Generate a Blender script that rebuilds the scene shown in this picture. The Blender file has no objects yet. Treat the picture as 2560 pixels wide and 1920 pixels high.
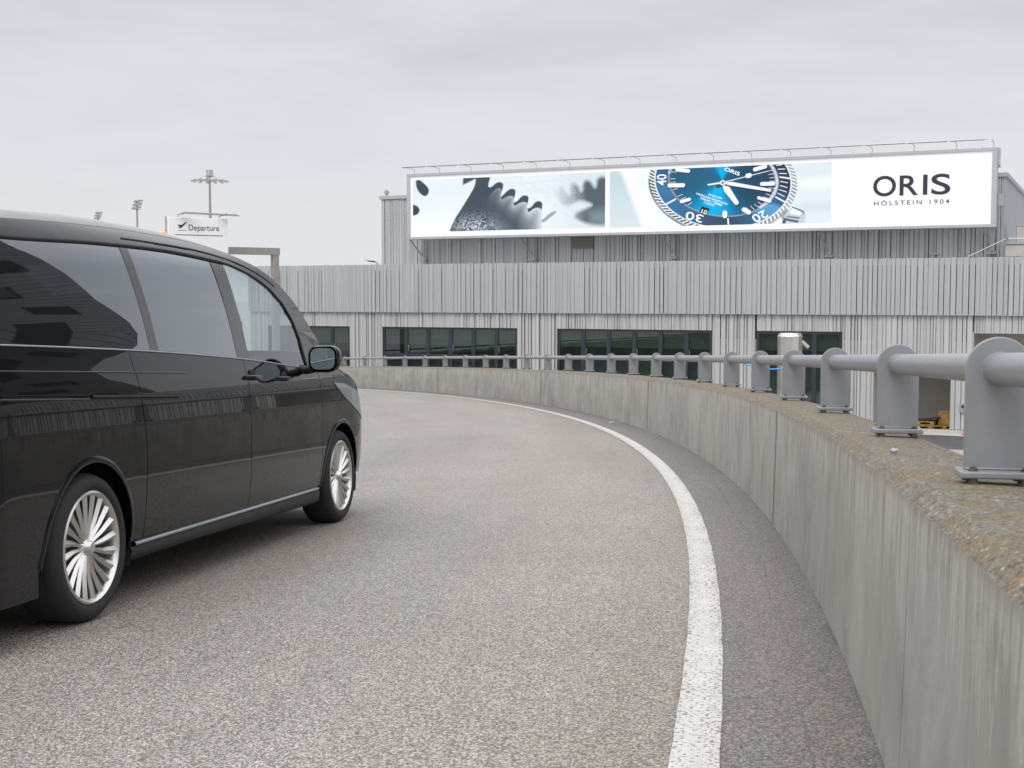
import bpy, bmesh, math, random
import numpy as np
from mathutils import Vector, Matrix
from mathutils.geometry import delaunay_2d_cdt
random.seed(7); RNG=np.random.default_rng(7)
PI=math.pi; R=math.radians
scene=bpy.context.scene
COL=scene.collection

# ---------------------------------------------------------------- camera
EYE=5.0                                   # eye height above the forecourt level
cam=bpy.data.cameras.new('camera'); camo=bpy.data.objects.new('camera',cam); COL.objects.link(camo)
cam.sensor_width=36; cam.lens=3250/2560*36
camo.location=(0,0,EYE); PITCH=math.atan(217/3250.)
camo.rotation_euler=(PI/2-PITCH,0,0)
cam.clip_end=3000; cam.clip_start=.05
cam.dof.use_dof=True; cam.dof.focus_distance=16; cam.dof.aperture_fstop=14
scene.camera=camo

# ---------------------------------------------------------------- world, sun, exposure
SUN_EL=R(52); SUN_AZ=R(-150)              # soft sun behind the camera, to the left
w=bpy.data.worlds.new("World"); scene.world=w; w.use_nodes=True
nt=w.node_tree; nt.nodes.clear()
def wn(t,**k):
    n=nt.nodes.new(t)
    for a,b in k.items(): setattr(n,a,b)
    return n
out=wn('ShaderNodeOutputWorld'); mix=wn('ShaderNodeMixShader'); b1=wn('ShaderNodeBackground'); b2=wn('ShaderNodeBackground')
sky=wn('ShaderNodeTexSky',sky_type='NISHITA',sun_disc=False); sky.sun_elevation=SUN_EL; sky.sun_rotation=SUN_AZ
b1.inputs[1].default_value=.08; nt.links.new(sky.outputs[0],b1.inputs[0])
tc=wn('ShaderNodeTexCoord'); sep=wn('ShaderNodeSeparateXYZ'); nt.links.new(tc.outputs['Generated'],sep.inputs[0])
mp=wn('ShaderNodeMapping'); mp.inputs['Scale'].default_value=(1.6,1.0,7.5); mp.inputs['Rotation'].default_value=(0,R(-9),0)
nt.links.new(tc.outputs['Generated'],mp.inputs[0])
n1=wn('ShaderNodeTexNoise'); n1.inputs['Scale'].default_value=1.5; n1.inputs['Detail'].default_value=7; n1.inputs['Roughness'].default_value=.52; n1.inputs['Distortion'].default_value=.5
nt.links.new(mp.outputs[0],n1.inputs[0])
n2=wn('ShaderNodeTexNoise'); n2.inputs['Scale'].default_value=5.0; n2.inputs['Detail'].default_value=6; n2.inputs['Roughness'].default_value=.6; n2.inputs['Distortion'].default_value=.3
nt.links.new(mp.outputs[0],n2.inputs[0])
mx=wn('ShaderNodeMath',operation='MULTIPLY_ADD'); nt.links.new(n2.outputs[0],mx.inputs[0]); mx.inputs[1].default_value=.35; nt.links.new(n1.outputs[0],mx.inputs[2])
cr=wn('ShaderNodeValToRGB'); nt.links.new(mx.outputs[0],cr.inputs[0])
e=cr.color_ramp.elements; e[0].position=.50; e[0].color=(.64,.655,.705,1); e[1].position=.86; e[1].color=(.79,.795,.825,1)
e2=cr.color_ramp.elements.new(.66); e2.color=(.715,.725,.76,1)
gr=wn('ShaderNodeValToRGB'); nt.links.new(sep.outputs[2],gr.inputs[0])
g=gr.color_ramp.elements; g[0].position=0; g[0].color=(1,1,1,1); g[1].position=.20; g[1].color=(0,0,0,1); g[0].color=(.9,.9,.9,1)
mc=wn('ShaderNodeMixRGB'); nt.links.new(gr.outputs[0],mc.inputs[0]); nt.links.new(cr.outputs[0],mc.inputs[1]); mc.inputs[2].default_value=(.82,.83,.865,1)
nt.links.new(mc.outputs[0],b2.inputs[0])
zen=wn('ShaderNodeMapRange'); zen.inputs['From Min'].default_value=.23; zen.inputs['From Max'].default_value=.60; zen.inputs['To Min'].default_value=1.0; zen.inputs['To Max'].default_value=2.5   # an overcast sky is brightest overhead
nt.links.new(sep.outputs[2],zen.inputs[0]); nt.links.new(zen.outputs[0],b2.inputs[1])
mix.inputs[0].default_value=.92
nt.links.new(b1.outputs[0],mix.inputs[1]); nt.links.new(b2.outputs[0],mix.inputs[2]); nt.links.new(mix.outputs[0],out.inputs[0])
sl=bpy.data.lights.new('sun','SUN'); so=bpy.data.objects.new('sun',sl); COL.objects.link(so)
sl.energy=1.2; sl.angle=R(25); sl.color=(1,.965,.92)
sd=Vector((math.sin(SUN_AZ)*math.cos(SUN_EL),math.cos(SUN_AZ)*math.cos(SUN_EL),math.sin(SUN_EL)))
so.rotation_euler=sd.to_track_quat('Z','Y').to_euler(); so.location=(0,0,60)
vs=scene.view_settings; vs.view_transform='Standard'; vs.look='None'; vs.exposure=0; vs.gamma=1; vs.use_curve_mapping=False
scene.cycles.max_bounces=8; scene.cycles.transparent_max_bounces=12

# ---------------------------------------------------------------- helpers
def link(o,parent=None):
    COL.objects.link(o)
    if parent: o.parent=parent
    return o
def tag(o,label=None,cat=None,group=None,kind=None):
    for k,v in (('label',label),('category',cat),('group',group),('kind',kind)):
        if v: o[k]=v
    return o
def empty(name,loc=(0,0,0),rz=0,label=None,cat=None,group=None,matrix=None):
    o=bpy.data.objects.new(name,None); COL.objects.link(o)
    if matrix is not None: o.matrix_world=matrix
    else: o.location=loc; o.rotation_euler=(0,0,rz)
    o.empty_display_size=.2
    return tag(o,label,cat,group)
class MB:
    """collects shapes, builds ONE mesh object"""
    def __init__(s): s.v=[]; s.f=[]; s.m=[]
    def add(s,vs,fs,mi=0):
        k=len(s.v); s.v+= [tuple(p) for p in vs]; s.f+=[tuple(i+k for i in f) for f in fs]; s.m+=[mi]*len(fs)
    def box(s,x0,x1,y0,y1,z0,z1,mi=0,M=None):
        P=[(x0,y0,z0),(x1,y0,z0),(x1,y1,z0),(x0,y1,z0),(x0,y0,z1),(x1,y0,z1),(x1,y1,z1),(x0,y1,z1)]
        if M is not None: P=[M@Vector(p) for p in P]
        s.add(P,[(0,3,2,1),(4,5,6,7),(0,1,5,4),(1,2,6,5),(2,3,7,6),(3,0,4,7)],mi)
    def tube(s,p0,p1,r,n=12,r1=None,mi=0,cap=True):
        p0=Vector(p0);p1=Vector(p1);d=(p1-p0).normalized()
        a=d.orthogonal().normalized();b=d.cross(a); r1=r if r1 is None else r1
        P=[p0+(a*math.cos(2*PI*i/n)+b*math.sin(2*PI*i/n))*r for i in range(n)]+[p1+(a*math.cos(2*PI*i/n)+b*math.sin(2*PI*i/n))*r1 for i in range(n)]
        F=[(i,(i+1)%n,n+(i+1)%n,n+i) for i in range(n)]
        if cap: F+=[tuple(range(n-1,-1,-1)),tuple(range(n,2*n))]
        s.add(P,F,mi)
    def path(s,pts,r,n=8,mi=0):
        pts=[Vector(p) for p in pts]; P=[];F=[]
        prev=None
        for i,p in enumerate(pts):
            d=(pts[min(i+1,len(pts)-1)]-pts[max(i-1,0)]).normalized()
            a=(prev-d*prev.dot(d)).normalized() if prev is not None else d.orthogonal().normalized()
            prev=a;b=d.cross(a)
            P+=[p+(a*math.cos(2*PI*k/n)+b*math.sin(2*PI*k/n))*r for k in range(n)]
        for i in range(len(pts)-1):
            for k in range(n): F.append((i*n+k,i*n+(k+1)%n,(i+1)*n+(k+1)%n,(i+1)*n+k))
        F+=[tuple(range(n-1,-1,-1)),tuple(range((len(pts)-1)*n,len(pts)*n))]
        s.add(P,F,mi)
    def lathe(s,prof,M=None,n=24,mi=0,close=False):
        P=[];F=[];m=len(prof)
        for i in range(n):
            t=2*PI*i/n
            for (r,h) in prof: P.append(Vector((r*math.cos(t),r*math.sin(t),h)))
        if M is not None: P=[M@p for p in P]
        for i in range(n):
            j=(i+1)%n
            for k in range(m-1): F.append((i*m+k,j*m+k,j*m+k+1,i*m+k+1))
            if close: F.append((i*m+m-1,j*m+m-1,j*m,i*m))
        s.add(P,F,mi)
    def prism(s,poly,h0,h1,M=None,mi=0):
        n=len(poly); P=[Vector((x,y,h0)) for x,y in poly]+[Vector((x,y,h1)) for x,y in poly]
        if M is not None: P=[M@p for p in P]
        s.add(P,[tuple(range(n-1,-1,-1)),tuple(range(n,2*n))]+[(i,(i+1)%n,n+(i+1)%n,n+i) for i in range(n)],mi)
    def grid(s,rows,mi=0):
        m=len(rows[0]); P=[p for r in rows for p in r]
        s.add(P,[(i*m+k,i*m+k+1,(i+1)*m+k+1,(i+1)*m+k) for i in range(len(rows)-1) for k in range(m-1)],mi)
    def build(s,name,mat,parent=None,smooth=None,bevel=0,seg=2):
        me=bpy.data.meshes.new(name); me.from_pydata(s.v,[],s.f)
        for mm in (mat if isinstance(mat,(list,tuple)) else [mat]): me.materials.append(mm)
        me.polygons.foreach_set('material_index',s.m)
        bm=bmesh.new(); bm.from_mesh(me); bmesh.ops.remove_doubles(bm,verts=bm.verts,dist=1e-5); bmesh.ops.recalc_face_normals(bm,faces=bm.faces); bm.to_mesh(me); bm.free()
        if smooth is not None:
            me.polygons.foreach_set('use_smooth',[True]*len(me.polygons))
            if smooth<180: me.set_sharp_from_angle(angle=R(smooth))
        me.update()
        o=bpy.data.objects.new(name,me); link(o,parent)
        if bevel:
            b=o.modifiers.new('bevel','BEVEL'); b.width=bevel; b.segments=seg; b.limit_method='ANGLE'; b.angle_limit=R(40)
            me.polygons.foreach_set('use_smooth',[True]*len(me.polygons)); me.set_sharp_from_angle(angle=R(35)) if smooth is None else None
        return o

# ---------------------------------------------------------------- materials
def mat(name,col,rough=.5,metal=0,spec=.5,coat=0,emit=None,emit_s=1,ior=None,var=0,vscale=6,bump=0,bscale=80,detail=4,var2=None,stretch=(1,1,1)):
    m=bpy.data.materials.new(name); m.use_nodes=True; t=m.node_tree; p=t.nodes['Principled BSDF']
    p.inputs['Base Color'].default_value=(*col,1); p.inputs['Roughness'].default_value=rough; p.inputs['Metallic'].default_value=metal
    p.inputs['Specular IOR Level'].default_value=spec; p.inputs['Coat Weight'].default_value=coat; p.inputs['Coat Roughness'].default_value=.03
    if ior: p.inputs['IOR'].default_value=ior
    if emit: p.inputs['Emission Color'].default_value=(*emit,1); p.inputs['Emission Strength'].default_value=emit_s
    if var or bump:
        tc=t.nodes.new('ShaderNodeTexCoord'); mp=t.nodes.new('ShaderNodeMapping'); mp.inputs['Scale'].default_value=stretch; t.links.new(tc.outputs['Object'],mp.inputs[0])
    if var:
        n=t.nodes.new('ShaderNodeTexNoise'); n.inputs['Scale'].default_value=vscale; n.inputs['Detail'].default_value=detail; n.inputs['Roughness'].default_value=.6
        t.links.new(mp.outputs[0],n.inputs[0])
        r=t.nodes.new('ShaderNodeValToRGB'); r.color_ramp.elements[0].position=.3; r.color_ramp.elements[1].position=.7
        c2=var2 or tuple(min(1,c*(1+var)) for c in col); c1=tuple(c*(1-var) for c in col)
        r.color_ramp.elements[0].color=(*c1,1); r.color_ramp.elements[1].color=(*c2,1)
        t.links.new(n.outputs[0],r.inputs[0]); t.links.new(r.outputs[0],p.inputs['Base Color'])
        rm=t.nodes.new('ShaderNodeMath'); rm.operation='MULTIPLY_ADD'; rm.inputs[1].default_value=.12; rm.inputs[2].default_value=max(0,rough-.06); t.links.new(n.outputs[0],rm.inputs[0]); t.links.new(rm.outputs[0],p.inputs['Roughness'])
    if bump:
        n=t.nodes.new('ShaderNodeTexNoise'); n.inputs['Scale'].default_value=bscale; n.inputs['Detail'].default_value=3; t.links.new(mp.outputs[0],n.inputs[0])
        b=t.nodes.new('ShaderNodeBump'); b.inputs['Strength'].default_value=bump; b.inputs['Distance'].default_value=.01; t.links.new(n.outputs[0],b.inputs['Height']); t.links.new(b.outputs[0],p.inputs['Normal'])
    return m
def nodes(m): return m.node_tree, m.node_tree.nodes['Principled BSDF']
class NT:
    """tiny node builder"""
    def __init__(s,m): s.t=m.node_tree; s.p=s.t.nodes['Principled BSDF']
    def n(s,typ,ins={},**k):
        x=s.t.nodes.new(typ)
        for a,b in k.items(): setattr(x,a,b)
        for a,b in ins.items():
            if hasattr(b,'is_linked') or isinstance(b,bpy.types.NodeSocket): s.t.links.new(b,x.inputs[a])
            else: x.inputs[a].default_value=b
        return x
    def math(s,op,a,b=0,c=None,clamp=False):
        x=s.t.nodes.new('ShaderNodeMath'); x.operation=op; x.use_clamp=clamp
        for i,v in enumerate((a,b,c)):
            if v is None: continue
            if isinstance(v,bpy.types.NodeSocket): s.t.links.new(v,x.inputs[i])
            else: x.inputs[i].default_value=v
        return x.outputs[0]
    def noise(s,vec,scale,detail=3,rough=.55,dist=0):
        x=s.n('ShaderNodeTexNoise',{'Vector':vec,'Scale':scale,'Detail':detail,'Roughness':rough,'Distortion':dist}); return x.outputs[0]
    def ramp(s,fac,stops):
        x=s.t.nodes.new('ShaderNodeValToRGB'); s.t.links.new(fac,x.inputs[0]); el=x.color_ramp.elements
        while len(el)<len(stops): el.new(.5)
        for i,(p,c) in enumerate(stops):
            el[i].position=p; el[i].color=(*c,1) if not isinstance(c,(int,float)) else (c,c,c,1)
        return x.outputs[0]
    def mix(s,f,a,b,mode='MIX'):
        x=s.t.nodes.new('ShaderNodeMixRGB'); x.blend_type=mode
        for i,v in enumerate((f,a,b)):
            if isinstance(v,bpy.types.NodeSocket): s.t.links.new(v,x.inputs[i])
            elif isinstance(v,(int,float)): x.inputs[i].default_value=v if i==0 else (v,v,v,1)
            else: x.inputs[i].default_value=(*v,1)
        return x.outputs[0]
    def mapping(s,vec,scale): return s.n('ShaderNodeMapping',{'Vector':vec,'Scale':scale}).outputs[0]
    def set(s,k,v): s.t.links.new(v,s.p.inputs[k])

# ramp geometry (a left-hand bend descending away from the camera)
CX,CY=-65.4,15.08
def zrail(ph): return EYE-.17-.045*67.6*(ph+.1785)
def zroad(r,ph): return zrail(ph)-1.03-.03*(67.4-r)
def P(r,ph,z): return Vector((CX+r*math.cos(ph),CY+r*math.sin(ph),z))
PH0,PH1=-.62,1.25

# --- asphalt: Object coords have their origin at the bend's centre, so |xy| is the radius
m_road=mat('asphalt_road',(.2,.19,.18),.62)
k=NT(m_road); tcn=k.n('ShaderNodeTexCoord').outputs['Object']
sx=k.n('ShaderNodeSeparateXYZ',{0:tcn}); rad=k.math('SQRT',k.math('ADD',k.math('MULTIPLY',sx.outputs[0],sx.outputs[0]),k.math('MULTIPLY',sx.outputs[1],sx.outputs[1])))
ang=k.math('ARCTAN2',sx.outputs[1],sx.outputs[0])
g1=k.noise(tcn,150,3,.75); g2=k.noise(tcn,230,2,.6)
v1=k.n('ShaderNodeTexVoronoi',{'Vector':tcn,'Scale':185.0}); v1c=k.n('ShaderNodeSeparateXYZ',{0:v1.outputs['Color']})
grain=k.ramp(k.math('ADD',k.math('MULTIPLY',v1c.outputs[0],.55),k.math('MULTIPLY',g1,.6)),[(.26,(.036,.034,.032)),(.45,(.112,.106,.100)),(.60,(.178,.169,.159)),(.82,(.42,.40,.375))])
warm=k.ramp(v1c.outputs[1],[(0,(1.03,1,.97)),(.8,(1,1,1)),(.86,(1.2,1.0,.82)),(1,(1.25,1.05,.88))])
col=k.mix(1,grain,warm,'MULTIPLY')
pv=k.n('ShaderNodeCombineXYZ',{0:k.math('MULTIPLY',ang,14.0),1:k.math('MULTIPLY',rad,1.6),2:0.0}).outputs[0]
streak=k.ramp(k.noise(pv,1.0,5,.6),[(.3,(.90,.895,.885)),(.7,(1.09,1.09,1.10))])
col=k.mix(1,col,streak,'MULTIPLY')
col=k.mix(1,col,k.ramp(k.noise(tcn,.7,4,.6),[(.3,(.93,.92,.90)),(.7,(1.07,1.07,1.085))]),'MULTIPLY')
hue=k.ramp(k.math('ADD',k.noise(pv,.55,5,.62,.4),k.math('MULTIPLY',k.math('SUBTRACT',rad,66.0),.05)),[(.36,(.985,1.0,1.025)),(.60,(1.03,.995,.945))])
col=k.mix(1,col,hue,'MULTIPLY')
lt=k.ramp(k.noise(pv,.33,4,.55,.6),[(.42,(.96,.96,.96)),(.64,(1.10,1.10,1.10))]); col=k.mix(1,col,lt,'MULTIPLY')
# shoulder outside the edge line is darker, older asphalt; wheel tracks are a bit polished
rr=k.math('SUBTRACT',k.math('ADD',rad,k.math('MULTIPLY',k.noise(tcn,1.2,4,.6),.12)),66.0)
sh=k.ramp(k.math('DIVIDE',rr,1.6),[(0,(1.04,1.03,1.01)),(.35,(1.0,.985,.95)),(.55,(1.0,.98,.94)),(.61,(.62,.61,.61)),(.80,(.62,.61,.61)),(.885,(.58,.575,.58)),(.912,(.54,.53,.54)),(.920,(.34,.34,.37))])
col=k.mix(1,col,sh,'MULTIPLY')
# sealed crack running along the foot of the parapet
cw=k.math('ADD',rad,k.math('MULTIPLY',k.math('SUBTRACT',k.noise(tcn,1.6,3,.6),.5),.10))
cd=k.math('ABSOLUTE',k.math('SUBTRACT',cw,67.215)); crack=k.ramp(k.math('ADD',k.math('MULTIPLY',cd,55),k.math('MULTIPLY',g1,.3)),[(.22,(.62,.62,.64)),(.5,(1,1,1))])
crk_on=k.ramp(k.noise(tcn,.9,2,.5),[(.38,0.25),(.55,1.0)])
col=k.mix(crk_on,col,k.mix(1,col,crack,'MULTIPLY'))
k.set('Base Color',col)
bmp=k.n('ShaderNodeBump',{'Strength':.45,'Distance':.006,'Height':k.math('ADD',g1,k.math('MULTIPLY',v1.outputs['Distance'],.8))}); k.set('Normal',bmp.outputs[0])
k.p.inputs['Specular IOR Level'].default_value=.8

m_line=mat('road_paint',(.72,.69,.65),.55)
k=NT(m_line); tcn=k.n('ShaderNodeTexCoord').outputs['Object']
sx=k.n('ShaderNodeSeparateXYZ',{0:tcn}); rad=k.math('SQRT',k.math('ADD',k.math('MULTIPLY',sx.outputs[0],sx.outputs[0]),k.math('MULTIPLY',sx.outputs[1],sx.outputs[1])))
ang=k.math('ARCTAN2',sx.outputs[1],sx.outputs[0])
pv=k.n('ShaderNodeCombineXYZ',{0:k.math('MULTIPLY',ang,67.0),1:rad,2:0.0}).outputs[0]
pit=k.noise(k.mapping(pv,(95,60,1)),1.0,2,.6); pit2=k.noise(pv,3.5,3,.6)
edge=k.math('MULTIPLY',k.math('ABSOLUTE',k.math('SUBTRACT',rad,66.91)),.9)
mask=k.ramp(k.math('ADD',k.math('ADD',pit,k.math('MULTIPLY',pit2,.22)),edge),[(.705,0.0),(.74,1.0)])
base=k.ramp(k.noise(pv,9,4,.6),[(.3,(.50,.475,.44)),(.7,(.60,.575,.54))])
k.set('Base Color',k.mix(mask,base,(.16,.145,.13)))
k.set('Normal',k.n('ShaderNodeBump',{'Strength':.5,'Distance':.004,'Height':k.math('SUBTRACT',1.0,mask)}).outputs[0])

def concrete(name,lichen):
    m=mat(name,(.3,.3,.28),.8); k=NT(m)
    uv=k.n('ShaderNodeUVMap',uv_map='UVMap').outputs[0]; obj=k.n('ShaderNodeTexCoord').outputs['Object']
    if not lichen:
        sv=k.n('ShaderNodeSeparateXYZ',{0:uv}).outputs; V=sv[1]
        s1=k.noise(k.mapping(uv,(2.2,1.5,1)),1.0,8,.66,.7); s2=k.noise(k.mapping(uv,(17,2.6,1)),1.0,6,.7,.8); blot=k.noise(uv,.8,6,.65,.6)
        col=k.ramp(k.math('ADD',k.math('MULTIPLY',s1,.86),k.math('MULTIPLY',s2,.14)),[(.32,(.215,.212,.196)),(.5,(.29,.288,.272)),(.68,(.355,.354,.34))])
        col=k.mix(1,col,k.ramp(blot,[(.32,(.86,.88,.89)),(.68,(1.13,1.11,1.07))]),'MULTIPLY')
        # brown dribbles and pale lime runs, both fading out below the coping
        drip=k.noise(k.mapping(uv,(7.5,1.1,1)),1.0,6,.66,.9); dm=k.ramp(k.math('SUBTRACT',drip,k.math('MULTIPLY',V,.60)),[(.42,0.0),(.56,.65)]); col=k.mix(dm,col,(.165,.145,.105))
        pale=k.noise(k.mapping(uv,(30,3.2,1)),1.0,6,.72,1.1); pm=k.ramp(k.math('SUBTRACT',pale,k.math('MULTIPLY',V,.45)),[(.43,0.0),(.52,.55)]); col=k.mix(pm,col,(.43,.42,.395))
        run=k.noise(k.mapping(uv,(3.4,.28,1)),1.0,3,.5,.25); rm=k.ramp(run,[(.66,0.0),(.72,.45)]); col=k.mix(rm,col,(.165,.145,.11))
        dark=k.ramp(k.noise(k.mapping(uv,(40,11,1)),1.0,2,.5),[(.74,0.0),(.775,.75)]); col=k.mix(dark,col,(.08,.075,.065))
        tm=k.ramp(k.math('ADD',V,k.math('MULTIPLY',s2,.07)),[(.045,.6),(.085,0.0)]); col=k.mix(tm,col,(.17,.15,.115))
        # grime gathered along the vertical panel joints
        jt=k.math('ABSOLUTE',k.math('SUBTRACT',k.math('FRACT',k.math('ADD',k.math('DIVIDE',k.math('ADD',sv[0],-.0495*67.5),.153*67.5),.5)),.5))
        jm=k.ramp(k.math('SUBTRACT',jt,k.math('MULTIPLY',s2,.0018)),[(.0,.85),(.0022,0.0)]); col=k.mix(jm,col,(.095,.08,.06))
        col=k.mix(1,col,k.ramp(k.noise(obj,160,3,.7),[(.3,(.92,.92,.92)),(.7,(1.08,1.08,1.08))]),'MULTIPLY'); col=k.mix(1,col,(1.02,1.0,.965),'MULTIPLY')
        hh=k.noise(obj,90,4,.7); st=.14
    else:
        a=k.noise(obj,7,6,.7,.3); b=k.noise(obj,70,4,.75,.1); c=k.noise(obj,210,3,.75)
        vor=k.n('ShaderNodeTexVoronoi',{'Vector':obj,'Scale':60.0}).outputs['Distance']
        col=k.ramp(k.math('ADD',k.math('MULTIPLY',b,.6),k.math('MULTIPLY',c,.4)),[(.39,(.035,.03,.024)),(.5,(.165,.152,.125)),(.60,(.40,.385,.35))])
        lm=k.ramp(k.math('ADD',k.math('MULTIPLY',a,.5),k.math('MULTIPLY',b,.55)),[(.50,0.0),(.56,.58)]); col=k.mix(lm,col,(.195,.13,.04))
        om=k.ramp(k.noise(obj,55,3,.6),[(.66,0.0),(.70,.85)]); col=k.mix(om,col,(.50,.20,.04))
        wm=k.ramp(k.noise(k.mapping(obj,(1,1,1)),70,2,.5),[(.66,0.0),(.72,.6)]); col=k.mix(wm,col,(.58,.57,.53))
        hh=k.math('ADD',b,k.math('MULTIPLY',c,.8)); st=.6
    k.set('Base Color',col)
    k.set('Normal',k.n('ShaderNodeBump',{'Strength':st,'Distance':.008,'Height':hh}).outputs[0])
    return m
m_conc=concrete('parapet_concrete',False); m_lich=concrete('parapet_lichen',True)
m_joint=mat('joint_seal',(.045,.04,.03),.8)
m_rail=mat('rail_paint_grey',(.235,.241,.254),.34,var=.05,vscale=9,bump=.06,bscale=260)
m_steel=mat('galvanised_steel',(.42,.43,.45),.42,metal=.6,var=.12,vscale=25)
m_bolt=mat('weathered_bolt',(.14,.115,.09),.6,metal=.5,var=.3,vscale=90)
m_alu=mat('aluminium_frame',(.50,.51,.54),.4,metal=.35,var=.04,vscale=2)
m_slat=mat('facade_slat_metal',(.455,.475,.485),.42,metal=.15,var=.05,vscale=.7,stretch=(4,4,.4))
m_slat2=mat('lower_slat_metal',(.53,.53,.52),.45,metal=.1,var=.05,vscale=.9,stretch=(4,4,.4))
m_slat3=mat('upper_slat_metal',(.50,.515,.525),.42,metal=.15,var=.05,vscale=.7,stretch=(4,4,.4))
m_back=mat('backing_dark',(.15,.165,.18),.7,var=.3,vscale=2)
m_bwhite=mat('backing_white',(.72,.71,.69),.7,var=.04,vscale=3)
m_side=mat('side_cladding',(.44,.46,.49),.5,metal=.2,var=.05,vscale=1.5)
m_cap=mat('coping_metal',(.46,.47,.48),.45,metal=.3,var=.05,vscale=2)
m_frame=mat('window_frame_anthracite',(.028,.036,.047),.45,var=.1,vscale=4)
m_dark=mat('dark_interior',(.018,.019,.02),.8)
m_beige=mat('interior_plaster',(.50,.48,.44),.8,var=.06,vscale=1.3)
m_ground=mat('yard_paving',(.33,.31,.295),.85,var=.14,vscale=.35,bump=.3,bscale=30,detail=8)
m_tarmac=mat('yard_tarmac',(.085,.085,.088),.8,var=.2,vscale=2.5,bump=.4,bscale=60)
m_kerb=mat('kerb_concrete',(.5,.49,.47),.8,var=.1,vscale=4)
m_stainless=mat('stainless_duct',(.62,.60,.57),.3,metal=.85,var=.06,vscale=2)
m_pole=mat('pole_paint',(.30,.285,.27),.5,var=.1,vscale=2)
m_lampw=mat('floodlight_housing',(.42,.43,.43),.45,metal=.2,var=.15,vscale=6)
m_gantry=mat('gantry_steel',(.30,.285,.27),.55,var=.07,vscale=3)
m_signw=mat('sign_panel_white',(.82,.82,.83),.5,var=.02,vscale=1,emit=(1,1,1),emit_s=.10)  # faint glow added to lighten the sign panel, which faces away from the sun
m_black=mat('sign_black',(.025,.026,.03),.5)
m_wood=mat('pallet_wood',(.33,.19,.065),.75,var=.35,vscale=6,bump=.3)
m_tarp=mat('black_sheet',(.02,.02,.022),.6)
m_orange=mat('traffic_orange',(.85,.14,.02),.5)
m_blue=mat('blue_hose',(.05,.32,.75),.35)
m_rust=mat('rusty_steel',(.20,.10,.055),.8,var=.3,vscale=12)
m_green=mat('green_reflection',(.0,.16,.09),.6,var=.2,vscale=3)
m_red=mat('red_clamp',(.38,.09,.08),.5)
m_blockw=mat('parapet_blockwork',(.50,.475,.43),.85,var=.07,vscale=2,bump=.2)
m_stone=mat('pale_stone',(.4,.42,.44),.8,bump=.5,bscale=200)

def glass(name,tint,refl=1.0,rough=.0,base=(0,0,0)):
    """thin pane: fresnel-weighted mirror over a tinted see-through sheet"""
    m=bpy.data.materials.new(name); m.use_nodes=True; t=m.node_tree; t.nodes.clear()
    o=t.nodes.new('ShaderNodeOutputMaterial'); mx=t.nodes.new('ShaderNodeMixShader'); tr=t.nodes.new('ShaderNodeBsdfTransparent'); gl=t.nodes.new('ShaderNodeBsdfGlossy')
    fr=t.nodes.new('ShaderNodeFresnel'); fr.inputs[0].default_value=1.5
    mm=t.nodes.new('ShaderNodeMath'); mm.operation='MULTIPLY'; mm.inputs[1].default_value=refl; mm.use_clamp=True
    ge=t.nodes.new('ShaderNodeNewGeometry'); io=t.nodes.new('ShaderNodeMapRange'); io.inputs['To Min'].default_value=1.5; io.inputs['To Max'].default_value=1/1.5
    t.links.new(ge.outputs['Backfacing'],io.inputs[0]); t.links.new(io.outputs[0],fr.inputs[0])
    tr.inputs[0].default_value=(*tint,1); gl.inputs['Roughness'].default_value=rough; gl.inputs[0].default_value=(.90,.95,1,1)
    # slight waviness of real panes
    tc=t.nodes.new('ShaderNodeTexCoord'); n=t.nodes.new('ShaderNodeTexNoise'); n.inputs['Scale'].default_value=1.1; t.links.new(tc.outputs['Object'],n.inputs[0])
    b=t.nodes.new('ShaderNodeBump'); b.inputs['Strength'].default_value=.12 if rough==0 else .05; b.inputs['Distance'].default_value=.02; t.links.new(n.outputs[0],b.inputs['Height']); t.links.new(b.outputs[0],gl.inputs['Normal'])
    t.links.new(fr.outputs[0],mm.inputs[0]); t.links.new(mm.outputs[0],mx.inputs[0]); t.links.new(tr.outputs[0],mx.inputs[1]); t.links.new(gl.outputs[0],mx.inputs[2]); t.links.new(mx.outputs[0],o.inputs[0])
    return m
m_glass=glass('window_glass',(.50,.58,.54),2.2)

# ---------------------------------------------------------------- setting: ground, ramp road
def flat(name,x0,x1,y0,y1,z,m,M=None,kind='structure'):
    b=MB(); b.add([(x0,y0,z),(x1,y0,z),(x1,y1,z),(x0,y1,z)] if M is None else [M@Vector(p) for p in ((x0,y0,z),(x1,y0,z),(x1,y1,z),(x0,y1,z))],[(0,1,2,3)])
    o=b.build(name,m); tag(o,kind=kind); return o
flat('ground',-1500,1500,-1500,1500,0,m_ground)

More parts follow.
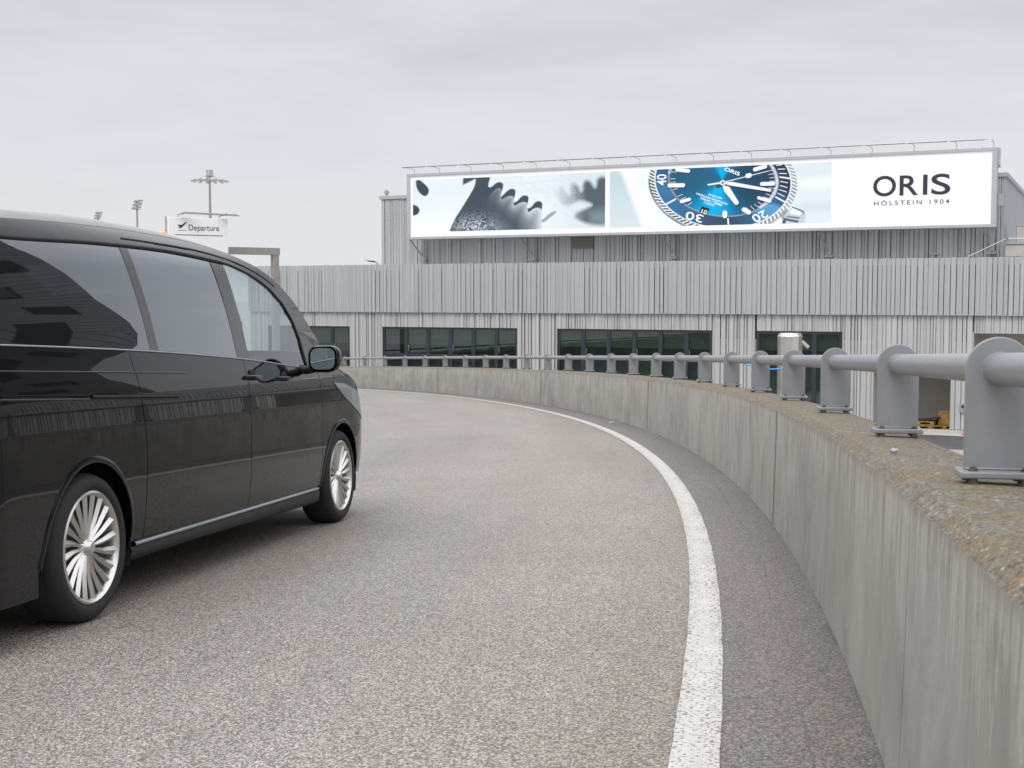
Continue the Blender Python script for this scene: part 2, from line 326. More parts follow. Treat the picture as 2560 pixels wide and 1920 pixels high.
def ringsheet(name,r0,r1,ph0,ph1,dz,m,nr=8,step=.003,kind='structure'):
    n=int((ph1-ph0)/step); b=MB(); rows=[]
    for i in range(n+1):
        ph=ph0+(ph1-ph0)*i/n
        rows.append([(r*math.cos(ph),r*math.sin(ph),zroad(r,ph)+dz) for r in [r0+(r1-r0)*j/nr for j in range(nr+1)]])
    b.grid(rows); o=b.build(name,m,smooth=180); o.location=(CX,CY,0); tag(o,kind=kind); return o
ringsheet('road',59.6,67.41,PH0,PH1,0,m_road)
b=MB()
n=1600
for s_ in (0,):
    rows=[]
    for i in range(n+1):
        ph=PH0+(PH1-PH0)*i/n
        wob=lambda a: .0012*math.sin(ph*610+a)+.001*math.sin(ph*1811+a*2)
        q_=max(0,min(1,(ph+.14)/.36)); q_=q_*q_*(3-2*q_); r0=66.85-.08*q_; r1=66.982-.085*q_
        if ph>.28: r0+=1.5*(ph-.28)**2; r1+=1.5*(ph-.28)**2
        rows.append([((r0+wob(1))*math.cos(ph),(r0+wob(1))*math.sin(ph),zroad(r0,ph)+.004),((r1+wob(4))*math.cos(ph),(r1+wob(4))*math.sin(ph),zroad(r1,ph)+.004)])
    b.grid(rows)
o=b.build('road_marking',m_line); o.location=(CX,CY,0); tag(o,kind='structure')

# ---------------------------------------------------------------- parapet walls (closed section swept along the bend, with panel joints)
def sweep_wall(name,prof,rbase,ph0,ph1,joints,mats,label,side=1):
    """prof: list of (dr,dz,uvv,matidx) from road foot up, over the coping, down the outer face"""
    verts=[];faces=[];mi=[];uvs=[]
    edges=[ph0]+[j for j in joints if ph0<j<ph1]+[ph1]
    m=len(prof)
    for a,bb in zip(edges[:-1],edges[1:]):
        a2=a+.0001; b2=bb-.0001
        nseg=max(2,int((b2-a2)/.003)); base=len(verts)
        for i in range(nseg+1):
            ph=a2+(b2-a2)*i/nseg
            for (dr,dz,v,_) in prof:
                z=zrail(ph)+dz if dz>-50 else -.4
                r=rbase+dr; verts.append((r*math.cos(ph),r*math.sin(ph),z)); uvs.append((ph*67.5,v))
        for i in range(nseg):
            for q in range(m-1):
                faces.append((base+i*m+q,base+i*m+q+1,base+(i+1)*m+q+1,base+(i+1)*m+q)); mi.append(prof[q][3])
        faces.append(tuple(base+q for q in range(m))); mi.append(0)
        faces.append(tuple(base+nseg*m+q for q in range(m-1,-1,-1))); mi.append(0)
        # dark joint filler just behind the face
    me=bpy.data.meshes.new(name); me.from_pydata(verts,[],faces)
    for mm in mats: me.materials.append(mm)
    me.polygons.foreach_set('material_index',mi)
    ul=me.uv_layers.new(name='UVMap')
    for p in me.polygons:
        for li in p.loop_indices: ul.data[li].uv=uvs[me.loops[li].vertex_index]
    bm=bmesh.new(); bm.from_mesh(me); bmesh.ops.recalc_face_normals(bm,faces=bm.faces); bm.to_mesh(me); bm.free()
    me.polygons.foreach_set('use_smooth',[True]*len(me.polygons)); me.set_sharp_from_angle(angle=R(20))
    o=bpy.data.objects.new(name,me); COL.objects.link(o); o.location=(CX,CY,0)
    return tag(o,label,'wall')
prof=[(0,-1.10,.80,0),(0.01,-.80,.50,0),(.02,-.322,.03,0),(.022,-.312,.01,1),(.056,-.283,0,1),(.075,-.280,0,1),(.20,-.278,0,1),(.325,-.282,0,1),(.34,-.30,.0,0),(.34,-99,1.5,0)]
joints=sorted([-.180]+[.0495+.153*i for i in range(-4,8)])
wall=sweep_wall('concrete_parapet',prof,67.40,PH0,PH1,joints,[m_conc,m_lich],'long curved grey concrete parapet with mossy top carrying the grey railing')
for j in joints:
    if PH0<j<PH1:
        b=MB(); a=j-.0006; c=j+.0006
        b.add([(r*math.cos(q),r*math.sin(q),zrail(q)+z) for r in (67.45,67.70) for q in (a,c) for z in (-1.05,-.31)],[(0,1,3,2),(4,6,7,5),(0,4,5,1),(2,3,7,6),(1,5,7,3),(0,2,6,4)])
        b.build('joint_seal',m_joint,wall)
prof2=[(0,-1.32,.80,0),(-.02,-.55,.03,0),(-.05,-.52,0,1),(-.32,-.52,0,1),(-.34,-.55,0,0),(-.34,-99,1.5,0)]
sweep_wall('concrete_parapet',prof2,59.62,PH0,PH1,joints,[m_conc,m_lich],'plain concrete parapet on the inner side of the bend behind the black van')

# ---------------------------------------------------------------- railing on the parapet
rail=empty('guard_railing',P(67.6,-.1775,zrail(-.1775)-.28),0,'grey painted tubular steel railing on flat round-topped posts along the parapet','railing')
RO=rail.location.copy()
RR=67.64
b=MB(); pts=[]
ph=PH0
while ph<=PH1: pts.append(P(RR,ph,zrail(ph))-RO); ph+=.0074
b.path(pts,.039,n=28); b.build('rail_tube',m_rail,rail,smooth=60)
# post: flat plate, round top, standing across the rail; base plate on levelling nuts
HT=.282
def post_meshes():
    W=.0775; pl=[]
    for i in range(25): t=PI*i/24; pl.append((W*math.cos(t),W*math.sin(t)))
    pl+=[(-W,-.245),(W,-.245)]
    M=Matrix(((1,0,0,0),(0,0,1,0),(0,1,0,0),(0,0,0,1)))
    b=MB(); b.prism(pl,-.0075,.0075,M); p=b.build('post',m_rail,None,bevel=.003,seg=2)
    b=MB(); b.box(-.092,.092,-.05,.05,-.263,-.245); bp=b.build('base_plate',m_rail,None,bevel=.005,seg=3)
    b=MB(); b.box(-.0775,.0775,-.012,.012,-.2455,-.239); wl=b.build('weld',m_rail,None,bevel=.003)
    bl=[]
    for sx in (-1,1):
        for sy in (-1,1):
            b=MB(); x=sx*.060;y=sy*.034
            b.tube((x,y,-.281),(x,y,-.234),.005,10)
            b.tube((x,y,-.244),(x,y,-.237),.0095,6); b.tube((x,y,-.272),(x,y,-.2635),.011,6); b.tube((x,y,-.2455),(x,y,-.2435),.012,14)
            b.tube((x,y,-.276),(x,y,-.2725),.015,14)
            bl.append(b.build('bolt',m_bolt,None))
    # welded collar where the tube passes the plate
    b=MB(); b.lathe([(.0385,-.0105),(.0425,-.009),(.0425,.009),(.0385,.0105)],Matrix(((1,0,0,0),(0,0,1,0),(0,1,0,0),(0,0,0,1))),28,close=True); col_=b.build('weld_collar',m_rail,None,smooth=40)
    return p,[bp,wl,col_]+bl
pp,subs=post_meshes()
phs=[-.1775+.0296*i for i in range(-15,49)]
first=True
for i,ph in enumerate(phs):
    q=ph-(.0019 if abs(ph-(-.1479))<.001 else 0)
    if q<PH0+.01 or q>PH1-.01: continue
    if first: o=pp; kids=subs
    else:
        o=pp.copy(); COL.objects.link(o); kids=[]
        for s_ in subs:
            if q>.42 and s_.name.startswith(('bolt','weld')): continue
            c=s_.copy(); COL.objects.link(c); kids.append(c)
    o.parent=rail; o.location=P(RR,q,zrail(q))-RO; o.rotation_euler=(0,0,q)
    for c in kids: c.parent=o
    first=False
# tiny stone on the coping and litter at the kerb
bm=bmesh.new(); bmesh.ops.create_icosphere(bm,subdivisions=2,radius=.014)
for v in bm.verts: v.co*=random.uniform(.8,1.15); v.co.z*=.6
me=bpy.data.meshes.new('stone'); bm.to_mesh(me); bm.free(); me.materials.append(m_stone)
o=bpy.data.objects.new('stone',me); COL.objects.link(o); o.location=P(67.51,-.1635,zrail(-.1635)-.268); tag(o,'small pale stone lying on the mossy coping near the second post','stone')
b=MB(); b.add([(-.06,-.01,0),(.0,-.025,.012),(.07,-.004,.003),(.05,.02,.015),(-.03,.022,.006)],[(0,1,4),(1,3,4),(1,2,3)])
o=b.build('paper_scrap',mat('paper',(.6,.5,.36),.8)); o.location=P(67.22,.083,zroad(67.22,.083)+.006); o.rotation_euler=(0,0,.6)
sm=o.modifiers.new('s','SOLIDIFY'); sm.thickness=.003; tag(o,'crumpled pale paper scrap on the asphalt at the foot of the parapet','litter')

# ---------------------------------------------------------------- terminal building (local x along the facade to the right, local y into the building)
AL=math.atan2(3257,6980)
FM=Matrix(((math.cos(AL),math.sin(AL),0,0),(-math.sin(AL),math.cos(AL),0,55.055),(0,0,1,0),(0,0,0,1)))
bld=empty('terminal_building',matrix=FM,label='long grey building clad in irregular vertical metal slats with dark framed windows behind the ramp',cat='building')
def slats(b,s0,s1,z0,z1,y,wl=(.145,.165,.185,.205),gap=(.014,.028),dep=.05,seed=1,cuts=()):
    rnd=random.Random(seed); s=s0
    while s<s1-.05:
        w_=rnd.choice(wl); w_=min(w_,s1-s)
        t=rnd.random(); f=.018
        if t<.4: pr=[(0,dep),(0,0),(w_*.5-f,0),(w_*.5,.022),(w_-f,.022),(w_,dep*.7),(w_,dep)]
        elif t<.75: pr=[(0,dep),(f,.006),(w_*.33,0),(w_*.38,.02),(w_*.66,.02),(w_*.72,0),(w_,.012),(w_,dep)]
        else: pr=[(0,dep),(.0,.015),(f,0),(w_-f,0),(w_,.02),(w_,dep)]
        yo=rnd.choice((0,0,.012,.02)); zo=rnd.uniform(-.006,.006)
        poly=[(s+a,y+c+yo) for a,c in pr]
        segs=[(z0,z1)]
        for (c0,c1,k0,k1) in cuts:
            if s+w_>c0+.01 and s<c1-.01:
                ns=[]
                for (a,c) in segs:
                    if k0>a: ns.append((a,min(c,k0)))
                    if k1<c: ns.append((max(a,k1),c))
                segs=[q for q in ns if q[1]-q[0]>.05]
        for (a,c) in segs: b.prism(poly,a,c+(zo if c==z1 else 0))
        s+=w_+rnd.uniform(*gap)
b=MB(); slats(b,-13.6,44,4.335,6.44,0,seed=3); b.build('upper_screen',m_slat,bld)
WIN=[(-12.6,-8.15),(-6.46,.17),(2.0,8.67),(10.46,13.76)]
DOOR=(14.95,17.72,2.6); GATE=(18.49,23.5,3.68)
cuts=[(a,c,-1,3.69) for a,c in WIN]+[(DOOR[0],DOOR[1],-1,DOOR[2]),(GATE[0],GATE[1],-1,3.69)]
# window edges are trimmed on slat edges: build runs between the openings
b=MB()
ed=[-13.6]+[v for a in WIN for v in a]+[DOOR[0],DOOR[1],GATE[0],GATE[1],44]
ed=[-13.6,-12.6,-8.15,-6.46,.17,2.0,8.67,10.46,13.76,14.95,17.72,18.49,23.5,44]
for i in range(len(ed)-1):
    a,c=ed[i],ed[i+1]; mid=(a+c)/2
    z0=.14
    for wa,wb in WIN:
        if wa<mid<wb: z0=3.69
    if DOOR[0]<mid<DOOR[1]: z0=DOOR[2]
    if GATE[0]<mid<GATE[1]: z0=3.69
    slats(b,a+.004,c-.004,z0,4.40,.14,wl=(.085,.11,.15,.19),gap=(.018,.034) if z0<1 else (.010,.020),dep=.045,seed=20+i)
b.build('lower_cladding',m_slat2,bld)
# walls behind the slats
b=MB()
def wallrun(b,z0,z1,y0,y1,spans,mi=0):
    for a,c in spans: b.box(a,c,y0,y1,z0,z1,mi)
b.box(-13.55,44,.30,.5,3.78,6.2,0)
b.box(-13.55,44,.10,.14,4.42,4.55,0)
for a,c in ((-13.55,-12.64),(-8.11,-6.50),(.21,1.96),(8.71,10.42),(13.80,14.91),(17.76,18.45),(23.54,44)):
    hi=.0 if a<8 else 3.36
    if hi: b.box(a,c,.30,.5,0,hi,1); b.box(a,c,.30,.5,hi+.002,3.778,0)
    else: b.box(a,c,.30,.5,0,2.0,2); b.box(a,c,.30,.5,2.002,3.778,0)
b.build('back_wall',[m_back,m_bwhite,mat('backing_grey',(.30,.30,.29),.8)],bld)
b=MB(); b.box(-13.6,44,.52,30,6.0,6.19); b.box(-13.6,-13.5,.2,30,0,6.1); b.box(43.9,44,.2,30,0,6.1); b.box(-13.5,43.9,29.9,30,0,5.99)
b.build('roof',m_cap,bld)
b=MB(); b.box(-13.6,44,.05,.13,-.02,.12); b.build('plinth',m_kerb,bld)
def window(a,c,mull,trans=2.45,z1=3.69,door=False):
    b=MB(); f=.10; y0,y1=.20,.30
    b.box(a,c,y0,y1,z1-f,z1); b.box(a,c,y0,y1,.0,.12)
    xs=[a]+list(mull)+[c]
    b.box(a,a+f,y0,y1,.12,z1-f); b.box(c-f,c,y0,y1,.12,z1-f)
    for m_ in mull: b.box(m_-.085,m_+.085,y0,y1,.12,z1-f)
    for i in range(len(xs)-1):
        l=xs[i]+(f if i==0 else .085); r=xs[i+1]-(f if i==len(xs)-2 else .085)
        b.box(l,r,y0+.004,y1-.004,trans-.06,trans+.06)
    fr=b.build('window',m_frame,bld,bevel=.006,seg=1)
    # handles on some lights
    hb=MB()
    for i in range(1,len(xs)-1,2):
        x=xs[i]+.12; hb.path([(x,.20,2.62),(x+.03,.16,2.66),(x+.03,.16,2.86),(x,.20,2.90)],.010,6)
    if len(xs)>3: hb.build('handle',m_steel,fr)
    for i in range(len(xs)-1):
        l=xs[i]+(f if i==0 else .085); r=xs[i+1]-(f if i==len(xs)-2 else .085)
        for (lo,hi) in ((.12,trans-.06),(trans+.06,z1-f)):
            g=MB(); g.box(l,r,.245,.255,lo,hi); g.build('pane',m_glass,fr)
window(-12.6,-8.15,[-11.5,-10.35,-9.13]); window(-6.46,.17,[-5.27,-4.17,-3.05,-1.94,-.84]); window(2.0,8.67,[3.16,4.28,5.39,6.51,7.6]); window(10.46,13.76,[11.55,12.70])
# rooms behind the glass
m_blind=mat('blind_greygreen',(.30,.40,.33),.7,var=.2,vscale=1.5,stretch=(.2,1,6))
m_room=mat('room_wall',(.055,.058,.06),.8,var=.5,vscale=.8); m_roomf=mat('room_floor',(.12,.12,.12),.6)
b=MB(); b.box(-13.4,14.5,3.2,3.3,0,3.75,0); b.box(-13.4,14.5,.5,3.2,-.0,.04,1); b.box(-13.4,14.5,.5,3.2,3.755,3.77,0)
for a in (-13.4,-7.3,1.1,9.6,14.4): b.box(a,a+.1,.5,3.2,.04,3.75,0)
for a in (-5.9,-3.2,2.8,4.6,6.6,11.0): b.box(a,a+1.3,2.2,3.1,.05,random.uniform(.9,1.8),0)
b.build('room',[m_room,m_roomf],bld)
b=MB()
for (a,c) in WIN:
    b.box(a+.05,c-.05,.42,.44,2.93,3.68)
b.build('roller_blind',m_blind,bld)
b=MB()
for (a,c) in WIN: b.box(a+.05,c-.05,.46,.48,.12,2.36)  # panels coloured as the sky reflection in the lower panes
b.build('pane_reflection',mat('bluegrey_reflection',(.36,.40,.46),.5,var=.35,vscale=.9,stretch=(.5,1,2.5)),bld)
# door opening and gateway with plastered recesses
for (a,c,h,dp) in ((DOOR[0],DOOR[1],DOOR[2],3.2),(GATE[0],GATE[1],3.68,2.6)):
    b=MB()
    b.box(a-.05,a+.0,.2,dp,0,h+.05); b.box(c,c+.05,.2,dp,0,h+.05); b.box(a,c,.2,dp,h,h+.05); b.box(a,c,dp,dp+.1,0,h+.05); b.box(a,c,.16,dp,-.02,.05,1)
    b.build('doorway',[m_beige,m_kerb],bld)
# intercom box beside the doorway
b=MB(); b.box(18.07,18.33,.07,.14,.78,1.12); b.box(18.13,18.22,.06,.07,.95,1.05,1); b.build('intercom',[m_steel,m_black],bld,bevel=.006)
# set-back upper storey that carries the billboard
b=MB(); slats(b,-7.27,19.32,6.195,9.42,1.5,wl=(.10,.13,.16,.20),seed=5); b.build('upper_storey_cladding',m_slat3,bld)
b=MB(); b.box(-7.22,19.28,1.60,14,6.195,9.42); b.build('upper_storey_core',m_back,bld)
b=MB()
s=1.52
y=1.52
while y<13.9:                                            # standing seams on the return wall
    b.box(19.285,19.335,y,y+.42,6.195,9.42); y+=.435
b.build('side_wall',m_side,bld); b=MB()
y=1.62
while y<13.9: b.box(-7.27,-7.225,y,y+.42,6.195,9.42); y+=.435
b.build('side_wall',m_side,bld)
b=MB(); b.box(-7.33,19.40,1.44,1.62,9.422,9.59); b.box(19.26,19.42,1.62,14.1,9.422,9.59); b.box(-7.33,-7.17,1.62,14.1,9.422,9.59); b.box(-7.17,19.26,1.62,14.1,9.43,9.5)
b.build('coping',m_cap,bld,bevel=.01)
# ventilation louvre in the upper storey
b=MB(); b.box(2.11,3.08,1.44,1.49,7.04,7.70)
for i in range(9): b.add([(2.13,1.435,7.07+i*.068),(3.06,1.435,7.07+i*.068),(3.06,1.40,7.085+i*.068),(2.13,1.40,7.085+i*.068),(3.06,1.435,7.12+i*.068),(2.13,1.435,7.12+i*.068)],[(0,1,2,3),(3,2,4,5)])
b.build('louvre',mat('louvre_metal',(.30,.29,.27),.5),bld)
# blockwork parapet at the right end behind the screen
b=MB()
for j in range(3):
    for i in range(24):
        x0=19.44+i*.95+(.47 if j%2 else 0); b.box(x0,x0+.94,.85,1.25,5.6+j*.44,5.6+j*.44+.434)
b.build('blockwork_parapet',m_blockw,bld,bevel=.006,seg=1)
b=MB(); b.box(19.43,42,.80,1.30,6.925,6.99); b.build('parapet_coping',m_cap,bld)
b=MB(); b.box(-7.05,-6.95,1.5,1.6,9.59,9.68); b.box(-7.07,-6.93,1.46,1.64,9.68,9.82); b.tube((-7,1.55,9.59),(-7,1.55,9.90),.02,8); b.build('roof_lamp',m_steel,bld)

# rooftop air handler and brace rod
hv=empty('air_handler',FM@Vector((20.0,1.9,6.2)),-AL,'shiny metal ventilation unit on the roof at the right edge beside the billboard','ventilation unit')
b=MB(); b.box(-.25,.45,-.3,.7,.75,1.42); b.box(-.22,.42,-.27,.67,0,.75); b.build('casing',m_stainless,hv,bevel=.02)
b=MB(); b.tube((.75,-.1,1.05),(1.6,-.1,1.05),.28,20); b.tube((.45,-.1,1.05),(.75,-.1,1.05),.22,20); b.build('duct',m_stainless,hv,smooth=40)
b=MB(); b.box(-.28,.48,-.33,.73,1.42,1.46); b.tube((.1,0,1.46),(.35,-.1,1.62),.02,6); b.build('lid',m_alu,hv)
br=empty('brace_rod',FM@Vector((18.05,.35,6.47)),-AL,'thin slanting steel rod with red end clamps beneath the right corner of the billboard','brace')
b=MB(); b.tube((.15,0,.0),(1.45,.35,.66),.016,8); b.tube((1.45,.35,.66),(3.5,.40,.60),.02,8); b.build('rod',m_alu,br)
b=MB(); b.box(.07,.14,-.03,.03,-.03,.02); b.box(1.43,1.49,.32,.37,.61,.69); b.build('clamp',m_red,br)

# ---------------------------------------------------------------- billboard
BM=FM@Matrix.Translation((0,.30,0))
bb=empty('billboard',matrix=BM,label='long backlit white advertising billboard with watch picture and black lettering on the grey building',cat='billboard')
b=MB(); S0,S1,Z0,Z1=-5.25,19.15,7.53,10.40; fw=.17
b.box(S0,S1,0,.42,Z1-fw*.8,Z1); b.box(S0,S1,0,.42,Z0,Z0+fw*.7)
b.box(S0,S0+fw,.001,.419,Z0+fw*.7,Z1-fw*.8); b.box(S1-fw*1.1,S1,.001,.419,Z0+fw*.7,Z1-fw*.8)
b.box(S0+fw,S1-fw,.36,.41,Z0+fw*.7,Z1-fw*.8)
b.build('cabinet',m_alu,bb,bevel=.012)
def art_mat(name,e=.07):
    m=bpy.data.materials.new(name); m.use_nodes=True; k=NT(m); a=k.n('ShaderNodeAttribute',attribute_name='print').outputs['Color']
    k.set('Base Color',a); k.set('Emission Color',a); k.p.inputs['Emission Strength'].default_value=e; k.p.inputs['Roughness'].default_value=.5; k.p.inputs['Specular IOR Level'].default_value=.2
    return m
m_print=art_mat('printed_backlit_film')
m_white=mat('backlit_white_film',(.74,.74,.75),.5,spec=.2,emit=(1,1,1),emit_s=.28)
m_ink=mat('black_ink',(.045,.052,.065),.6,spec=.2)
m_whi=mat('white_ink',(.85,.87,.88),.6,spec=.2,emit=(1,1,1),emit_s=.3)
b=MB(); b.box(S0+fw,S1-fw*1.1,.05,.35,Z0+fw*.7,Z1-fw*.8); b.build('light_panel',m_white,bb)

def lin(c): c=np.asarray(c,float)/255.; return np.where(c<=.04045,c/12.92,((c+.055)/1.055)**2.4)
def sdf(poly,X,Y):
    P_=np.array(poly,float); d=np.full(X.shape,1e9); ins=np.zeros(X.shape,bool); n=len(P_)
    for i in range(n):
        a=P_[i];c=P_[(i+1)%n];ex,ey=c-a; wx=X-a[0];wy=Y-a[1]
        t=np.clip((wx*ex+wy*ey)/(ex*ex+ey*ey+1e-12),0,1); d=np.minimum(d,np.hypot(wx-ex*t,wy-ey*t))
        cond=((a[1]>Y)!=(c[1]>Y))&(X<(c[0]-a[0])*(Y-a[1])/((c[1]-a[1])+1e-12)+a[0]); ins^=cond
    return np.where(ins,-d,d)
def chaikin(p,k=2):
    p=[np.array(q,float) for q in p]
    for _ in range(k):
        q=[]
        for i in range(len(p)):
            a,c=p[i],p[(i+1)%len(p)]; q+=[a*.75+c*.25,a*.25+c*.75]
        p=q
    return p
def ov(img,mask,col):
    c=lin(col) if not isinstance(col,np.ndarray) or col.ndim==1 else col
    img[:]=img*(1-mask[...,None])+c*mask[...,None]
def aa(d,w=.012): return np.clip(.5-d/(2*w),0,1)
def vnoise(X,Y,sc,seed=0):
    r=np.random.default_rng(seed).random((64,64)); x=X*sc;y=Y*sc; xi=np.floor(x).astype(int);yi=np.floor(y).astype(int); fx=x-xi;fy=y-yi; fx=fx*fx*(3-2*fx);fy=fy*fy*(3-2*fy)
    g=lambda a,c:r[a%64,c%64]
    return (g(xi,yi)*(1-fx)+g(xi+1,yi)*fx)*(1-fy)+(g(xi,yi+1)*(1-fx)+g(xi+1,yi+1)*fx)*fy
def print_panel(name,s0,z0,W_,H_,nx,ny,fn):
    xs=np.linspace(0,W_,nx);ys=np.linspace(0,H_,ny); X,Y=np.meshgrid(xs,ys)
    img=fn(X,Y)
    co=np.stack([X+s0,np.full(X.shape,.046),Y+z0],-1).reshape(-1,3)
    idx=np.arange(nx*ny).reshape(ny,nx); f=np.stack([idx[:-1,:-1],idx[:-1,1:],idx[1:,1:],idx[1:,:-1]],-1).reshape(-1,4)
    me=bpy.data.meshes.new(name); me.vertices.add(len(co)); me.vertices.foreach_set('co',co.ravel()); me.loops.add(f.size); me.loops.foreach_set('vertex_index',f.ravel()); me.polygons.add(len(f)); me.polygons.foreach_set('loop_start',np.arange(len(f))*4); me.update(calc_edges=True)
    at=me.color_attributes.new('print','FLOAT_COLOR','POINT'); at.data.foreach_set('color',np.concatenate([np.clip(img,0,1).reshape(-1,3),np.ones((len(co),1))],1).ravel().astype(np.float32))
    me.materials.append(m_print); o=bpy.data.objects.new(name,me); link(o,bb); return o
def gear(X,Y):
    img=np.zeros(X.shape+(3,)); img[:]=lin((232,241,245)); Yt=Y+.22
    ov(img,np.clip(.35-X*.5,0,.6)+0*X,(205,222,230)); ov(img,np.clip((X-6.2)/2.8,0,.5),(205,220,228)); ov(img,np.clip(1-Y*1.1,0,1)*np.clip(1-X/5,0,1),(252,254,255))
    ov(img,np.clip((vnoise(X*2.5,Yt*9+X*3,1.3,3)-.55)*.5,0,.2)*(X>3.8),(190,206,214))
    main=chaikin([(1.40,-.7),(1.99,.66),(2.38,1.17),(2.87,1.85),(3.07,2.19),(3.09,2.6),(3.46,2.6),(3.83,2.6),(3.64,2.08),(3.82,2.03),(4.10,2.27),(4.39,2.22),(4.38,2.0),(4.23,1.62),(4.36,1.68),(4.68,1.96),(4.95,1.93),(4.97,1.74),(4.83,1.36),(5.03,1.40),(5.29,1.67),(5.57,1.63),(5.56,1.42),(5.46,1.10),(5.68,1.12),(5.90,1.41),(6.20,1.36),(6.20,1.15),(6.13,.85),(6.15,.1),(6.15,-.7)],2)
    dm=sdf(main,X,Yt); ov(img,aa(dm,.02),(66,80,92))
    inn=chaikin([(3.3,1.2),(3.84,1.80),(4.13,2.03),(4.36,1.93),(4.25,1.44),(4.6,1.66),(4.93,1.62),(4.84,1.15),(5.22,1.39),(5.56,1.35),(5.5,.86),(5.87,1.14),(6.20,1.08),(6.15,.6),(6.2,-.6),(5.0,-.6),(3.6,.6)],2)
    di=sdf(inn,X,Yt); lt=np.clip(1-(-(X*.55-Yt*.85)+ (4.9*.55-.9*.85)+.35)*.9,0,1)
    tooth=np.exp(-np.clip(-di,0,9)*4.6)*np.clip((X-3.6)*.8,0,1)*.8
    ov(img,aa(di,.02)*aa(dm,.02)*np.clip(tooth+np.clip((X-5.0)*.35,0,.38),0,1),(206,218,224))
    hi=sdf(chaikin([(6.15,.9),(6.48,.89),(6.75,1.06),(6.84,.92),(6.8,.62),(7.2,.2),(6.15,.2)],2),X,Yt); ov(img,aa(hi,.03)*.55,(228,238,242))
    hk=sdf(chaikin([(6.15,.63),(6.25,.62),(6.5,.86),(6.82,.98),(6.84,.88),(6.55,.70),(6.30,.50),(6.17,.50)],2),X,Yt); ov(img,aa(hk,.03)*.8,(120,136,148))
    sp=np.exp(-(((X-2.95)/.95)**2+((Yt-.42)/.42)**2)*1.1); ns=vnoise(X,Yt,26,5); ov(img,aa(dm,.02)*np.clip(sp*1.15*(ns*1.5-.45),0,1),(225,236,242))
    ov(img,aa(sdf(chaikin([(.17,2.6),(.35,2.5),(.83,2.1),(.76,1.84),(.6,1.75),(.35,1.89),(.15,2.2)],2),X,Yt),.025),(62,76,88))
    ov(img,aa(sdf(chaikin([(-.2,1.46),(.21,1.38),(.36,1.19),(.24,.97),(-.2,.93)],2),X,Yt),.025),(58,70,82))
    ov(img,aa(sdf([(2.48,2.6),(3.12,2.6),(3.1,2.44),(2.83,2.33),(2.46,2.19)],X,Yt),.04),(66,80,92))
    rg=sdf(chaikin([(6.6,2.1),(6.88,1.72),(7.0,1.98),(7.14,1.92),(7.36,1.56),(7.46,1.60),(7.46,2.07),(7.78,2.05),(7.98,1.60),(8.05,2.18),(8.36,2.16),(8.60,1.74),(8.66,2.34),(9.3,2.2),(9.3,.3),(8.34,.36),(7.71,.58),(7.62,.84),(8.42,1.10),(8.42,1.21),(7.89,1.40),(7.57,1.22),(7.2,1.10),(6.9,1.5)],2),X,Yt)
    grn=vnoise(X,Yt,30,8)*.5+.6; ov(img,np.clip(aa(rg,.09)*np.clip((X-6.5)/1.7,0,1)*np.where(X<7.7,grn,1),0,1)*.95,(70,84,95))
    ov(img,np.clip(aa(sdf([(8.3,.9),(9.2,1.0),(9.2,.2),(8.35,.45)],X,Yt),.2),0,1)*.5,(150,170,180))
    return img
print_panel('gear_picture',-4.96,7.85,9.01,2.26,560,150,gear)
